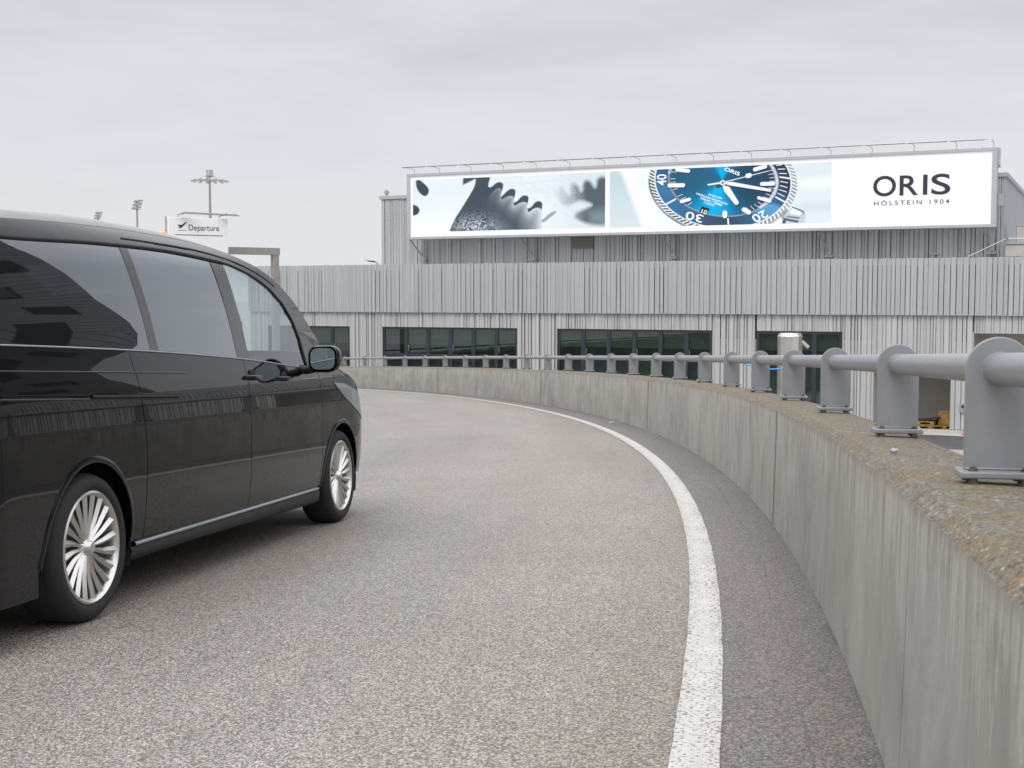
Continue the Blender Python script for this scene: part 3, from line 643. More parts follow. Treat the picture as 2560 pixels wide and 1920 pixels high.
def watch(X,Y):
    img=np.zeros(X.shape+(3,)); img[:]=lin((240,246,248))
    line=X-(.62+(2.28-Y)*.42); ov(img,np.clip(.5-line*4,0,1)*(.65+.35*Y/2.3),(196,214,220)); ov(img,np.clip(1-np.abs(line-.05)*3,0,1),(252,255,255))
    ov(img,np.clip((X-7.0)*1.2,0,1),(222,233,238)); ov(img,np.clip(1-np.abs(Y-1.35-.02*X)*2.6,0,1)*np.clip((X-7.2),0,.9),(247,250,251)); ov(img,np.clip(1-np.abs(Y-.62)*3.5,0,1)*np.clip((X-7.4),0,.6),(196,212,220))
    th=-.128; ct,st=math.cos(th),math.sin(th)
    def pol(cx,cy,a,bb_):
        dx=X-cx;dy=Y-cy; u=(dx*ct+dy*st)/a; v=(-dx*st+dy*ct)/bb_
        return np.hypot(u,v),np.degrees(np.arctan2(v,u))%360
    ro,ao=pol(4.69,1.705,2.79,1.832); ri,ai=pol(4.72,1.764,2.2115,1.4135)
    # case flank and lug
    rk,ak=pol(4.66,1.64,3.02,2.02)
    ov(img,aa((rk-1.0)*2.4,.02)*((ao>180)|(ao<90)|(ao>150)),(205,216,222))
    shade=.5+.5*np.sin(np.radians(ao)*9+2); ov(img,aa((rk-1)*2.4,.02)*shade*.5,(120,136,146))
    ov(img,aa((rk-1.0)*2.4,.02)*np.clip(1-np.abs(rk-.985)*60,0,1)*((ao>185)&(ao<275)),(70,82,90))
    kn=(ro>1.0)&(ro<1.075)
    tooth=np.sin(np.radians(ao)*92+ (ro-1)*60)
    ov(img,kn*np.clip(tooth*2+.5,0,1)*np.where((ao>140)&(ao<282),.92,.45),(38,46,54)); ov(img,kn*np.clip(-tooth*2,0,1),(238,244,246))
    # bezel
    bz=aa((ro-1.0)*2.3,.012); c=np.zeros(img.shape); aR=ao
    key=[(0,(40,58,84)),(60,(44,58,78)),(120,(40,72,104)),(165,(44,88,128)),(200,(62,120,166)),(235,(58,108,152)),(262,(58,84,108)),(285,(56,76,98)),(306,(60,98,138)),(316,(88,150,196)),(333,(92,160,206)),(338,(60,96,136)),(360,(40,58,84))]
    xs_=[q[0] for q in key]; ca=np.array([lin(q[1]) for q in key]); c=np.stack([np.interp(aR,xs_,ca[:,i]) for i in range(3)],-1)
    img[:]=img*(1-bz[...,None])+c*bz[...,None]
    ov(img,aa(np.abs(ro-.992)*2.3-.022,.014),(236,244,248))
    # dial
    di=aa((ri-1.0)*1.8,.012); br_=np.maximum(np.exp(-((ai-97)/24)**2),np.exp(-((ai-262)/30)**2)); br_=np.clip(br_*np.clip(1.15-.15*ri,0,1)+.18*np.exp(-(ri/.3)**2),0,1)
    base=np.where((ai<90)[...,None]|(ai>270)[...,None],lin((36,72,98)),lin((42,96,124))); hi=lin((0,178,232)); midc=lin((16,120,165))
    t=br_[...,None]; dc=np.where(t<.4,base*(1-t/.4)+midc*t/.4,midc*(1-(t-.4)/.6)+hi*(t-.4)/.6)
    dc=dc*(1-.25*np.clip(ri-.7,0,1))[...,None]; img[:]=img*(1-di[...,None])+dc*di[...,None]
    ov(img,aa(np.abs(ri-1.0)*1.8-.03,.014)*((ai>175)|(ai<8)),(150,156,162))
    ov(img,aa(np.abs(ri-.985)*1.8-.05,.03)*((ai<45)|(ai>318)),(205,218,226)); ov(img,aa(np.abs(ri-1.0)*2-.05,.03)*((ai>150)&(ai<178)),(170,200,214)); ov(img,aa(np.abs(ri-.92)*1.8-.05,.04)*((ai<42)|(ai>335))*.6,(60,80,98))
    W=(246,250,252); SH=(24,44,60)
    def seg(x0,y0,x1,y1,w0,w1=None,round_=True,sh=0,col=W):
        w1=w0 if w1 is None else w1
        ex,ey=x1-x0,y1-y0; L=math.hypot(ex,ey)
        for (ox,oy,cc,al) in (((.04,-.06,SH,sh),) if sh else ())+((0,0,col,1),):
            t_=((X-x0-ox)*ex+(Y-y0-oy)*ey)/L/L; tc_=np.clip(t_,0,1); d=np.hypot(X-x0-ox-ex*tc_,Y-y0-oy-ey*tc_)-(w0+(w1-w0)*tc_)
            ov(img,aa(d,.011)*al,cc)
    E=lambda a,r:(4.72+r*2.2115*math.cos(math.radians(a))*ct-r*1.4135*math.sin(math.radians(a))*st,1.764+r*2.2115*math.cos(math.radians(a))*st+r*1.4135*math.sin(math.radians(a))*ct)
    # hour markers
    for (a0,b0,a1,b1,w_) in ((2.55,1.63,3.12,1.615,.078),(2.86,2.24,3.33,2.17,.07),(3.05,.97,3.38,1.05,.062),(4.84,.36,4.835,.47,.095),(5.80,.47,5.60,.58,.085),(6.62,.88,6.18,1.02,.06),(6.75,1.545,6.3,1.55,.072),(6.42,2.22,6.02,2.12,.075)):
        seg(a0,b0,a1,b1,w_,sh=.6); 
    for a in np.arange(6,360,6):
        if 60<a<115 : continue
        if min(abs(a-k_) for k_ in (0,30,60,90,120,150,180,210,240,270,300,330,360))<3: continue
        if 234<a<306: continue
        p0=E(a,.86 if not(150<a<215) else .88);p1=E(a,.965); seg(p0[0],p0[1],p1[0],p1[1],.009,round_=False)
    # bezel minute marks
    Eo=lambda a,r:(4.70+r*2.79*math.cos(math.radians(a))*ct-r*1.832*math.sin(math.radians(a))*st,1.715+r*2.79*math.cos(math.radians(a))*st+r*1.832*math.sin(math.radians(a))*ct)
    for (x0,y0,x1,y1,w_) in ((6.852,1.029,7.202,.829,.028),(7.006,1.789,7.389,1.721,.028),(2.428,.889,2.8,1.072,.03),(4.965,.241,4.99,-.03,.03)): seg(x0,y0,x1,y1,w_)
    B_=lambda x,y:(4.25,0)
    for (x0,y0,x1,y1) in ((6.93,2.09,7.18,2.09),(6.98,1.93,7.25,1.91),(7.03,1.62,7.30,1.56),(7.02,1.46,7.29,1.38),(6.99,1.31,7.26,1.21),(6.93,1.17,7.18,1.04),(6.86,2.24,7.08,2.26)): seg(x0,y0,x1,y1,.015)
    # hands
    seg(4.76,1.60,4.55,1.54,.10,.10,col=(60,80,95)); seg(4.84,1.63,5.10,1.60,.03,.075,sh=.7); seg(5.10,1.60,6.62,1.295,.072,.05,sh=.8)
    seg(4.80,1.50,4.92,1.38,.05,.125,sh=.8); seg(4.92,1.38,5.30,.86,.125,.085,sh=.8)
    seg(4.15,1.595,4.74,1.665,.028,.035); seg(4.74,1.665,6.50,2.03,.017,.012); seg(5.73,1.885,5.81,1.90,.085)
    seg(4.735,1.655,4.74,1.655,.105,col=(225,234,240)); seg(4.735,1.655,4.74,1.655,.05,col=(120,135,145))
    # date window
    dd=sdf([(3.90,.76),(4.22,.66),(4.10,.40),(3.78,.50)],X,Y); ov(img,aa(dd,.014)*di,(34,38,42))
    # crown
    cr_=[(7.36,.46),(7.48,.64),(7.72,.55),(7.94,.44),(8.02,.24),(7.95,-.05),(7.20,-.05),(7.12,.10)]
    ov(img,aa(sdf(cr_,X,Y),.02),(196,208,214))
    for (q,cc) in (([(7.40,.44),(7.52,.60),(7.86,.42),(7.80,.30),(7.45,.36)],(246,250,251)),([(7.30,.30),(7.80,.22),(7.78,.16),(7.28,.24)],(110,124,134)),([(7.26,.20),(7.76,.09),(7.70,.02),(7.24,.12)],(70,82,92)),([(7.48,.65),(7.94,.46),(8.0,.28),(7.90,.42),(7.5,.60)],(48,56,64)),([(7.16,.18),(7.26,.24),(7.24,-.05),(7.10,-.02)],(70,80,88)),([(7.0,.34),(7.14,.12),(7.22,.28),(7.36,.50),(7.24,.56)],(150,166,176))): ov(img,aa(sdf(q,X,Y),.02),cc)
    return img
print_panel('watch_picture',4.25,7.84,8.98,2.28,680,176,watch)

def text_mesh(body,bold=0,space=1.0):
    cu=bpy.data.curves.new('lettering','FONT'); cu.body=body; cu.resolution_u=8; cu.offset=bold; cu.space_character=space; cu.extrude=0
    o=bpy.data.objects.new('lettering',cu); COL.objects.link(o); dg=bpy.context.evaluated_depsgraph_get(); dg.update()
    me=bpy.data.meshes.new_from_object(o.evaluated_get(dg)); v=[tuple(q.co) for q in me.vertices]; f=[tuple(p.vertices) for p in me.polygons]
    bpy.data.objects.remove(o); bpy.data.curves.remove(cu); bpy.data.meshes.remove(me)
    return v,f
def put_text(b,body,o,ax,ay,y=0,bold=0,space=1.0,mi=0):
    """fit the text's box to origin o with width vector ax and height vector ay (panel s,z)"""
    v,f=text_mesh(body,bold,space); xs=[q[0] for q in v]; ys=[q[1] for q in v]; x0,x1,y0,y1=min(xs),max(xs),min(ys),max(ys)
    vv=[]
    for q in v:
        a=(q[0]-x0)/(x1-x0); c=(q[1]-y0)/max(1e-6,(y1-y0)); vv.append((o[0]+ax[0]*a+ay[0]*c,y,o[1]+ax[1]*a+ay[1]*c))
    b.add(vv,f,mi)
b=MB()
def PX(px,lo,hi): return lo+(hi-lo)*px
# ORIS letter boxes, then the line beneath
for ch,a,c,dz in (('O',14.78,15.61,.012),('R',15.74,16.41,0),('I',16.575,16.735,0),('S',16.87,17.545,.012)):
    put_text(b,ch,(a,8.77-dz),(c-a,0),(0,.74+2*dz),.043,bold=.012 if ch!='I' else .0)
put_text(b,'HÖLSTEIN 1904',(14.82,8.425),(2.70,0),(0,.20),.043,bold=.004,space=1.42)
b.build('lettering',m_ink,bb)
b=MB()
O_=lambda x,z:(4.25+x,7.84+z)
put_text(b,'40',O_(2.42,1.64),(0,.44),(-.40,0),.041,bold=.006)
put_text(b,'30',O_(3.98,.40),(-.70,.19),(-.07,-.30),.041,bold=.006)
put_text(b,'20',O_(6.40,.56),(-.52,-.24),(.20,-.27),.041,bold=.006)
b.build('bezel_numerals',m_whi,bb); b=MB(); put_text(b,'ORIS',O_(4.79,2.13),(.60,-.235),(.05,.135),.041,bold=.02)
b.build('dial_lettering',m_whi,bb); b=MB(); put_text(b,'AQUIS',O_(4.13,1.19),(.56,-.195),(.035,.07),.041,bold=.01)
b.build('dial_lettering',m_whi,bb); b=MB(); put_text(b,'PRESSURE RESISTANT',O_(3.66,1.235),(1.28,-.47),(.03,.068),.041,bold=.01)
b.build('dial_lettering',m_whi,bb); b=MB(); put_text(b,'30BAR / 300M',O_(3.82,1.06),(.87,-.32),(.03,.066),.041,bold=.01)
b.build('dial_lettering',m_whi,bb); b=MB(); put_text(b,'5 DAYS',O_(3.97,.885),(.42,-.15),(.03,.064),.041,bold=.01)
b.build('dial_lettering',m_whi,bb); b=MB(); put_text(b,'10',O_(3.86,.50),(.22,-.07),(.06,.15),.041,bold=.01)
b.build('date_numerals',m_whi,bb)
# front gantry of lamps above the cabinet
arms=[-4.9,-3.65]+[-2.12+1.53*i for i in range(13)]+[17.72,19.0]
lr=MB(); yo=-.78
for i in range(len(arms)-1): lr.tube((arms[i]-.12,yo,10.60),(arms[i+1]-.24,yo,10.60),.032,8); lr.tube((arms[i+1]-.24,yo,10.60),(arms[i+1]-.12,yo,10.60),.014,6)
lr.build('lamp_rail',m_steel,bb,smooth=60)
for a in arms:
    q=MB(); q.path([(a,.10,10.395),(a,.10,10.53),(a,.04,10.575),(a,yo,10.60)],.014,6); q.box(a-.04,a+.04,.06,.14,10.395,10.41); q.build('lamp_arm',m_steel,bb)
q=MB()
for a in (-4.8,1.1,2.0,4.7,6.9,9.3,11.5,14.0,18.6): q.tube((a,.2,10.4),(a,.2,10.46),.018,6)
q.build('lifting_eye',m_steel,bb)
# support brackets down to the wall
for a,zf in ((-4.95,6.62),(.42,6.60),(6.7,6.58),(13.0,6.56),(18.95,6.60)):
    q=MB(); q.tube((a-.28,.25,7.53),(a,1.02,zf+.12),.032,8); q.box(a-.07,a+.07,.92,1.0,zf+.1,7.53); q.box(a-.16,a+.16,.80,1.2,zf,zf+.05); q.tube((a-.1,.95,zf-.02),(a-.1,.95,zf+.12),.03,8); q.tube((a+.1,.95,zf-.02),(a+.1,.95,zf+.12),.03,8); q.build('bracket',m_steel,bb)
q=MB(); q.box(S1+.01,S1+.09,.0,.1,9.75,10.36); q.box(S1+.0,S1+.085,.05,.3,9.68,9.76); q.build('side_bracket',m_steel,bb); q=MB(); q.box(S1+.005,S1+.2,.25,.5,8.3,8.75); q.build('switch_box',m_steel,bb)
q=MB(); q.box(16.75,17.05,.9,1.15,6.60,6.66); q.box(16.82,16.92,.95,1.1,6.5,6.6); q.build('floodlight_bracket',m_steel,bb)

# ---------------------------------------------------------------- yard beyond the parapet
def strip(name,s0,s1,y0,y1,z,m): return flat(name,s0,s1,y0,y1,z,m,FM)
strip('forecourt_asphalt',-14,46,-5.2,-.02,.004,m_tarmac)
strip('pavement',8,46,-.9,-.03,.012,m_kerb)
# duct standing in the yard
dk=empty('ventilation_duct',(9.41,44,0),0,'tall brushed metal duct with a chamfered cap standing before the far right window','duct')
n=12; b=MB(); b.lathe([(0,0),(.42,0),(.42,3.66),(.40,3.67)],n=n); b.build('shaft',m_stainless,dk)
b=MB(); b.lathe([(.43,3.64),(.43,3.68),(.36,3.79),(0,3.80)],n=n); b.build('cap',m_stainless,dk)
b=MB(); b.tube((.4,0,3.5),(.62,0,3.3),.07,8); b.build('spout',m_stainless,dk)
pst=empty('rusty_post',(9.30,43.3,0),0,'slim rusty steel post beside the metal duct holding the blue hose','post')
b=MB(); b.box(-.045,.045,-.045,.045,0,2.78); b.box(-.10,.10,-.06,.06,2.62,2.70); b.build('post',m_rust,pst)
b=MB(); L=[(7.4,43.5,2.93),(7.75,43.45,2.78),(8.2,43.4,2.65),(8.7,43.35,2.60),(9.0,43.3,2.63),(9.25,43.28,2.70)]
b.path(L,.022,8); o=b.build('blue_hose',m_blue); tag(o,'thin bright blue hose hanging behind the railing near the metal duct','hose')
gs=MB(); gs.box(-.02,.0,0,1.0,0,.02)
b=MB(); b.box(0,.75,0,.5,0,1.6); o=b.build('green_reflection_box',m_green,bevel=.03); o.location=(8.55,44.6,0); tag(o,'dark green box standing in for green reflections in the far right window below the blue hose','bin')  # green box put in for green reflections on the window glass
# pallets and sheet in the doorway
def pallet(s_,y_,z_,rz,label):
    b=MB()
    for i in range(7): b.box(-.6+i*.175,-.6+i*.175+.12,-.4,.4,.121,.144)
    for yy in (-.4,-.05,.3): b.box(-.6,.57,yy,yy+.1,.0995,.1215)
    for xx in (-.6,-.07,.43):
        for yy in (-.4,-.05,.3): b.box(xx,xx+.14,yy,yy+.1,.022,.10)
    for yy in (-.4,-.05,.3): b.box(-.6,.57,yy,yy+.1,0,.022)
    o=b.build('wooden_pallet',m_wood); o.location=FM@Vector((s_,y_,z_)); o.rotation_euler=(0,0,-AL+rz); tag(o,label,'pallet','pallets lying in the doorway')
pallet(16.5,1.2,.05,.05,'lowest wooden pallet lying flat on the floor of the open doorway')
pallet(16.55,1.25,.20,-.08,'brown pallet resting on the lowest one in the doorway')
pallet(17.25,1.35,.05,.5,'brown pallet lying at the right jamb of the doorway')
b=MB(); b.box(-.25,.25,-.2,.2,0,.45); b.box(-.22,.2,-.17,.17,.45,.52); o=b.build('cardboard_box',m_wood,bevel=.01); o.location=FM@Vector((17.4,1.3,.20)); o.rotation_euler=(0,0,-AL+.3); tag(o,'brown box standing on the pallet at the right side of the doorway','box')
b=MB(); rows=[]
for i in range(14):
    rows.append([(-.8+1.7*i/13, -.35+.7*j/5, .40+.28*max(0,(i-8)/5.)**2*(1 if i<12 else .6)+.02*math.sin(i*1.7+j)) for j in range(6)])
b.grid(rows); o=b.build('black_sheet',m_tarp,smooth=180); sm=o.modifiers.new('s','SOLIDIFY'); sm.thickness=.03; o.location=FM@Vector((16.4,1.2,-.03)); o.rotation_euler=(0,0,-AL); tag(o,'black plastic sheet draped over the pallets in the open doorway','sheet')
cn=empty('traffic_cone',FM@Vector((18.42,-.35,.012)),0,'orange traffic cone on the pavement right of the doorway','cone')
b=MB(); b.lathe([(.17,.03),(.155,.05),(.035,.50),(.0,.51)],n=20); b.build('cone',m_orange,cn,smooth=40)
b=MB(); b.box(-.19,.19,-.19,.19,0,.03); b.build('base',m_orange,cn,bevel=.008)

# ---------------------------------------------------------------- departure sign, height gantry, masts
ph_g=.612; ug=Vector((math.cos(ph_g),math.sin(ph_g),0)); g0=P(67.9,ph_g,0)
rg=math.atan2(ug.y,ug.x)
zr=zroad(67,ph_g)
gt=empty('height_gantry',(g0.x,g0.y,0),rg,'grey-brown steel portal frame spanning the ramp left of the building','gantry')
b=MB(); b.box(-.13,.13,-.13,.13,zr-.5,6.97); b.box(-8.8,-8.54,-.13,.13,zr-.5,6.97); b.build('post',m_gantry,gt)
b=MB(); b.box(-8.85,.17,-.15,.15,6.74,7.03); b.build('beam',m_gantry,gt)
sg=empty('departure_sign',P(65.40,ph_g,0)+Vector((ug.y,-ug.x,0))*.35,rg,'white departure sign with a plane symbol and lamps on top beside the steel portal','sign')
Zs=8.13
sg.scale=(.902,1,1)
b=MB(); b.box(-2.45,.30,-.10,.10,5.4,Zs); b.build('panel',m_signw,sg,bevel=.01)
b=MB(); b.box(-2.47,.32,.0,.14,5.38,5.44); b.box(-2.5,-2.45,-.02,.12,5.4,Zs+.02); b.build('frame',m_lampw,sg)
def T2(poly): return [(x,z) for x,z in poly]
b=MB(); yf=-.104
put_text(b,'Departure',(-1.52,Zs-.575),(1.40,0),(0,.30),yf,bold=.006)
b.add([(-2.15,yf,Zs-.70),(.05,yf,Zs-.70),(.05,yf,Zs-.672),(-2.15,yf,Zs-.672)],[(0,1,2,3)])
b.build('lettering',m_black,sg)
b=MB(); ox,oz=-2.02,Zs-.52
b.add([(ox,yf,oz),(ox+.40,yf,oz),(ox+.40,yf,oz+.018),(ox,yf,oz+.018)],[(0,1,2,3)])
pl=[(0,.22),(.05,.235),(.12,.215),(.19,.225),(.36,.335),(.40,.345),(.41,.315),(.30,.215),(.20,.135),(.12,.085),(.09,.085),(.02,.115),(.035,.13),(.11,.12),(.08,.155),(.02,.19)]
b.add([(ox+x,yf,oz+z) for x,z in pl],[tuple(range(len(pl)))])
b.build('plane_symbol',m_black,sg)
b=MB()
b.tube((-1.85,-.75,Zs+.12),(.55,-.75,Zs+.10),.020,8); b.tube((-1.95,-.55,Zs+.17),(.50,-.62,Zs+.14),.018,8)
b.build('lamp_rail',m_gantry,sg)
for x in (-1.95,-.05):
    b=MB(); b.path([(x,.02,Zs-.02),(x,.02,Zs+.1),(x,-.75,Zs+.16)],.022,8); b.add([(x+.02,-.1,Zs+.14),(x+.60,-.3,Zs+.22),(x+.60,-.5,Zs+.16),(x+.02,-.5,Zs+.12),(x+.02,-.1,Zs+.10),(x+.60,-.3,Zs+.16)],[(0,1,2,3),(4,3,2,5),(0,4,5,1)]); b.build('lamp_arm',m_gantry,sg)

# ring mast
ms=empty('floodlight_mast',(-34.6,150,0),0,'tall grey mast topped by a wide ring of floodlights beyond the departure sign','mast','floodlight masts')
b=MB(); b.tube((0,0,0),(0,0,18.3),.26,14,.12); b.build('pole',m_pole,ms,smooth=60)
b=MB(); b.lathe([(0,18.9),(.40,18.9),(.40,19.5),(.38,19.55),(0,19.55)],n=18); b.build('mast_head',m_lampw,ms)
b=MB(); b.lathe([(1.5,18.42),(1.58,18.42),(1.58,18.34),(1.5,18.34)],n=36,close=True); b.lathe([(.38,18.78),(.52,18.82),(.52,18.86),(.38,18.9)],n=20,close=True); b.lathe([(0,18.1),(.36,18.25),(.36,18.78),(0,18.8)],n=12)
for i in range(8): t=2*PI*i/8; b.tube((.3*math.cos(t),.3*math.sin(t),18.35),(1.55*math.cos(t),1.55*math.sin(t),18.38),.03,6); b.tube((.45*math.cos(t),.45*math.sin(t),18.84),(1.5*math.cos(t),1.5*math.sin(t),18.44),.015,5)
b.build('ring_carrier',m_lampw,ms)
for i in range(14):
    t=2*PI*(i+.3)/14; M=Matrix.Translation((1.85*math.cos(t),1.85*math.sin(t),18.33))@Matrix.Rotation(t,4,'Z')@Matrix.Rotation(R(22),4,'Y')
    b=MB(); b.box(-.30,.30,-.16,.16,-.07,.07,0,M); b.box(-.24,.26,-.13,.13,-.085,-.07,1,M); b.build('floodlight',[m_lampw,m_stainless],ms)
def cluster(loc,h,label,sc=1):
    e_=empty('floodlight_mast',loc,0,label,'mast','floodlight masts')
    b=MB(); b.tube((0,0,0),(0,0,h),.24*sc,12,.15*sc); b.build('pole',m_pole,e_,smooth=60)
    b=MB(); b.tube((0,0,h),(0.05*sc,0,h+1.5*sc),.12*sc,8)
    for j in range(3): b.box(-.6*sc+.15*j*sc,.55*sc+.15*j*sc,-.1,.1,h+.05*sc+.55*j*sc,h+.13*sc+.55*j*sc)
    b.build('carrier',m_pole,e_)
    for j in range(3):
        for i in range(3):
            M=Matrix.Translation(((-.55+.5*i+.18*j)*sc,-.3*sc,(h+.28*sc+.55*j*sc)+.06*i))@Matrix.Rotation(R(-20+9*i),4,'Y')@Matrix.Rotation(R(25),4,'X')
            b=MB(); b.box(-.24*sc,.24*sc,-.10*sc,.10*sc,-.16*sc,.16*sc,0,M); b.build('floodlight',m_lampw,e_)
cluster((-57.3,200,0),18.3,'mid-sized floodlight mast left of the departure sign',.95)
cluster((-82.3,260,0),20.4,'smallest and farthest floodlight mast, at the left above the van roof',.95)
sl_=empty('street_lamp',(-7.72,75,0),0,'small street lamp whose head shows above the low building roof','lamp')
b=MB(); b.tube((0,0,0),(0,0,6.93),.06,10); b.path([(0,0,6.9),(-.05,0,6.99),(-.3,0,7.03)],.03,6); b.build('pole',m_pole,sl_)
b=MB(); b.lathe([(0,-.24),(.06,-.2),(.09,0),(.06,.2),(0,.24)],Matrix.Translation((-.36,0,7.06))@Matrix.Rotation(R(90),4,'Y')@Matrix.Scale(.5,4,(1,0,0)),12); b.build('lamp_head',m_frame,sl_)
b=MB(); b.tube((-.5,0,7.1),(-.78,0,7.15),.02,6); b.build('arm',m_pole,sl_)

# apartment block outside the frame on the right, mirrored in the van's windows
m_clad=mat('dark_board_cladding',(.12,.125,.13),.7,var=.1,vscale=1.5,stretch=(.3,.3,9)); m_wf=mat('dark_window',(.02,.022,.026),.1)
TA=R(31.2); tx,ty=math.sin(TA)*66,math.cos(TA)*66
ob=empty('apartment_block',(tx,ty,0),-R(42),'dark board-clad apartment block with rows of windows right of the terminal','building')
b=MB(); b.box(0,30,0,16,0,46)
for i in range(92): b.box(-.02,30.02,-.03,0,.5*i,.5*i+.44)
b.build('walls',m_clad,ob)
for i in range(14):
    for j in range(5):
        x=1.8+j*5.6+(1.6 if i%2 else 0); z=1.4+i*3.2
        f=MB(); f.box(x-.1,x+2.3,-.06,-.031,z-.1,z+1.6); f=f.build('window',m_frame,ob)
        g=MB(); g.box(x,x+2.2,-.08,-.061,z,z+1.5); g.build('pane',m_wf,f)
b=MB(); b.box(-.3,30.3,-.3,16.3,46,46.4); b.build('roof',m_cap,ob)

# ---------------------------------------------------------------- black passenger van
m_paint=mat('black_car_paint',(.003,.003,.004),.25,spec=.02,coat=1.0)
nodes(m_paint)[1].inputs['Coat Roughness'].default_value=.012; nodes(m_paint)[1].inputs['Coat IOR'].default_value=1.40
m_trim=mat('gloss_black_trim',(.004,.004,.005),.03,spec=.5,ior=1.9)
m_rubber=mat('black_rubber',(.012,.012,.013),.75)
m_plastic=mat('black_plastic',(.016,.016,.018),.5)
m_tyre=mat('tyre_rubber',(.018,.018,.019),.78,bump=.2,bscale=60)
m_rim=mat('silver_alloy',(.62,.60,.57),.28,metal=.85)
m_disc=mat('brake_disc',(.05,.05,.05),.6)
m_chrome=mat('satin_chrome',(.42,.44,.47),.25,metal=.9)
m_tail=mat('red_lamp_glass',(.35,.008,.008),.08,spec=.6)
m_head=mat('headlamp_glass',(.33,.36,.38),.08,spec=.8,metal=.3)
m_cabin=mat('cabin_fabric',(.03,.03,.032),.8)
m_privacy=glass('privacy_glass',(.018,.022,.028),2.8,.0)
m_clear=glass('clear_car_glass',(.78,.86,.85),1.6,.0)
m_mirror=mat('mirror_glass',(.55,.66,.66),.02,metal=1.0)

def ip(x,pts):
    if x<=pts[0][0]: return pts[0][1]
    for (a,b_),(c,d) in zip(pts[:-1],pts[1:]):
        if x<=c: return b_+(d-b_)*(x-a)/(c-a)
    return pts[-1][1]
def crom(pts,n=400):
    """dense smooth (monotone) table through the points"""
    xs=np.array([p[0] for p in pts],float); ys=np.array([p[1] for p in pts],float)
    h=np.diff(xs); d=np.diff(ys)/h; m=np.zeros(len(xs)); m[0]=d[0]; m[-1]=d[-1]
    for i in range(1,len(xs)-1):
        m[i]=0 if d[i-1]*d[i]<=0 else 2*d[i-1]*d[i]/(d[i-1]+d[i])
    X=np.linspace(xs[0],xs[-1],n); i=np.clip(np.searchsorted(xs,X)-1,0,len(h)-1); t=(X-xs[i])/h[i]
    Y=(2*t**3-3*t**2+1)*ys[i]+(t**3-2*t**2+t)*h[i]*m[i]+(-2*t**3+3*t**2)*ys[i+1]+(t**3-t**2)*h[i]*m[i+1]
    return X,Y
INS=crom([(.12,.075),(.25,.045),(.38,.018),(.55,.004),(.72,0),(.88,.004),(.97,.010),(1.02,.019),(1.09,.036),(1.16,.050),(1.30,.066),(1.45,.092),(1.58,.121),(1.66,.146),(1.71,.175),(1.78,.25)])
HALF=.955
def ins(z): return float(np.interp(z,*INS))
def Wd(x,z):
    w_=HALF-ins(z)
    if x>3.1:
        L=4.33 if z<.62 else 4.33-(z-.62)*.35
        t=min(1,(x-3.1)/(L-3.1)); w_*=max(0.0,1-t**7.5)**(1/2.6)
    if x<-.5:
        t=min(1,(-.5-x)/.47); w_*=max(0.0,1-t**6)**(1/3.)
    if z>1.1 and x>1.8: w_-=.035*min(1,(x-1.8)/1.4)*min(1,(z-1.1)/.3)
    return w_
BELT=crom([(-.97,1.168),(-.55,1.166),(.5,1.152),(1.75,1.112),(2.4,1.075),(2.82,1.045),(3.2,1.02)])
zb=lambda x: float(np.interp(x,*BELT))
GT=crom([(-.97,1.585),(-.42,1.603),(.42,1.648),(1.15,1.668),(1.75,1.657),(2.10,1.622),(2.40,1.555),(2.62,1.462)])
zg=lambda x: float(np.interp(x,*GT))
EDG=crom([(-.97,1.605),(-.75,1.65),(-.36,1.682),(.2,1.718),(.86,1.745),(1.4,1.752),(1.9,1.730),(2.3,1.678),(2.6,1.598),(2.85,1.490),(3.02,1.375),(3.16,1.245),(3.27,1.13),(3.42,1.06),(3.7,.985),(3.92,.895),(4.05,.79),(4.13,.66)])
ze=lambda x: float(np.interp(x,*EDG))

van=empty('passenger_van')
fwv=Vector((0.18006653,0.98260697,-0.04538262)); lfv=Vector((-0.98317809,0.18017119,-0.02998651)); upv=fwv.cross(lfv).normalized(); lfv=upv.cross(fwv).normalized()
VO=Vector((-1.765,5.461,EYE-1.378))+lfv*HALF
van.matrix_world=Matrix(((fwv.x,lfv.x,upv.x,VO.x),(fwv.y,lfv.y,upv.y,VO.y),(fwv.z,lfv.z,upv.z,VO.z),(0,0,0,1)))
tag(van,'glossy black passenger van driving away along the bend on the left of the picture','van')

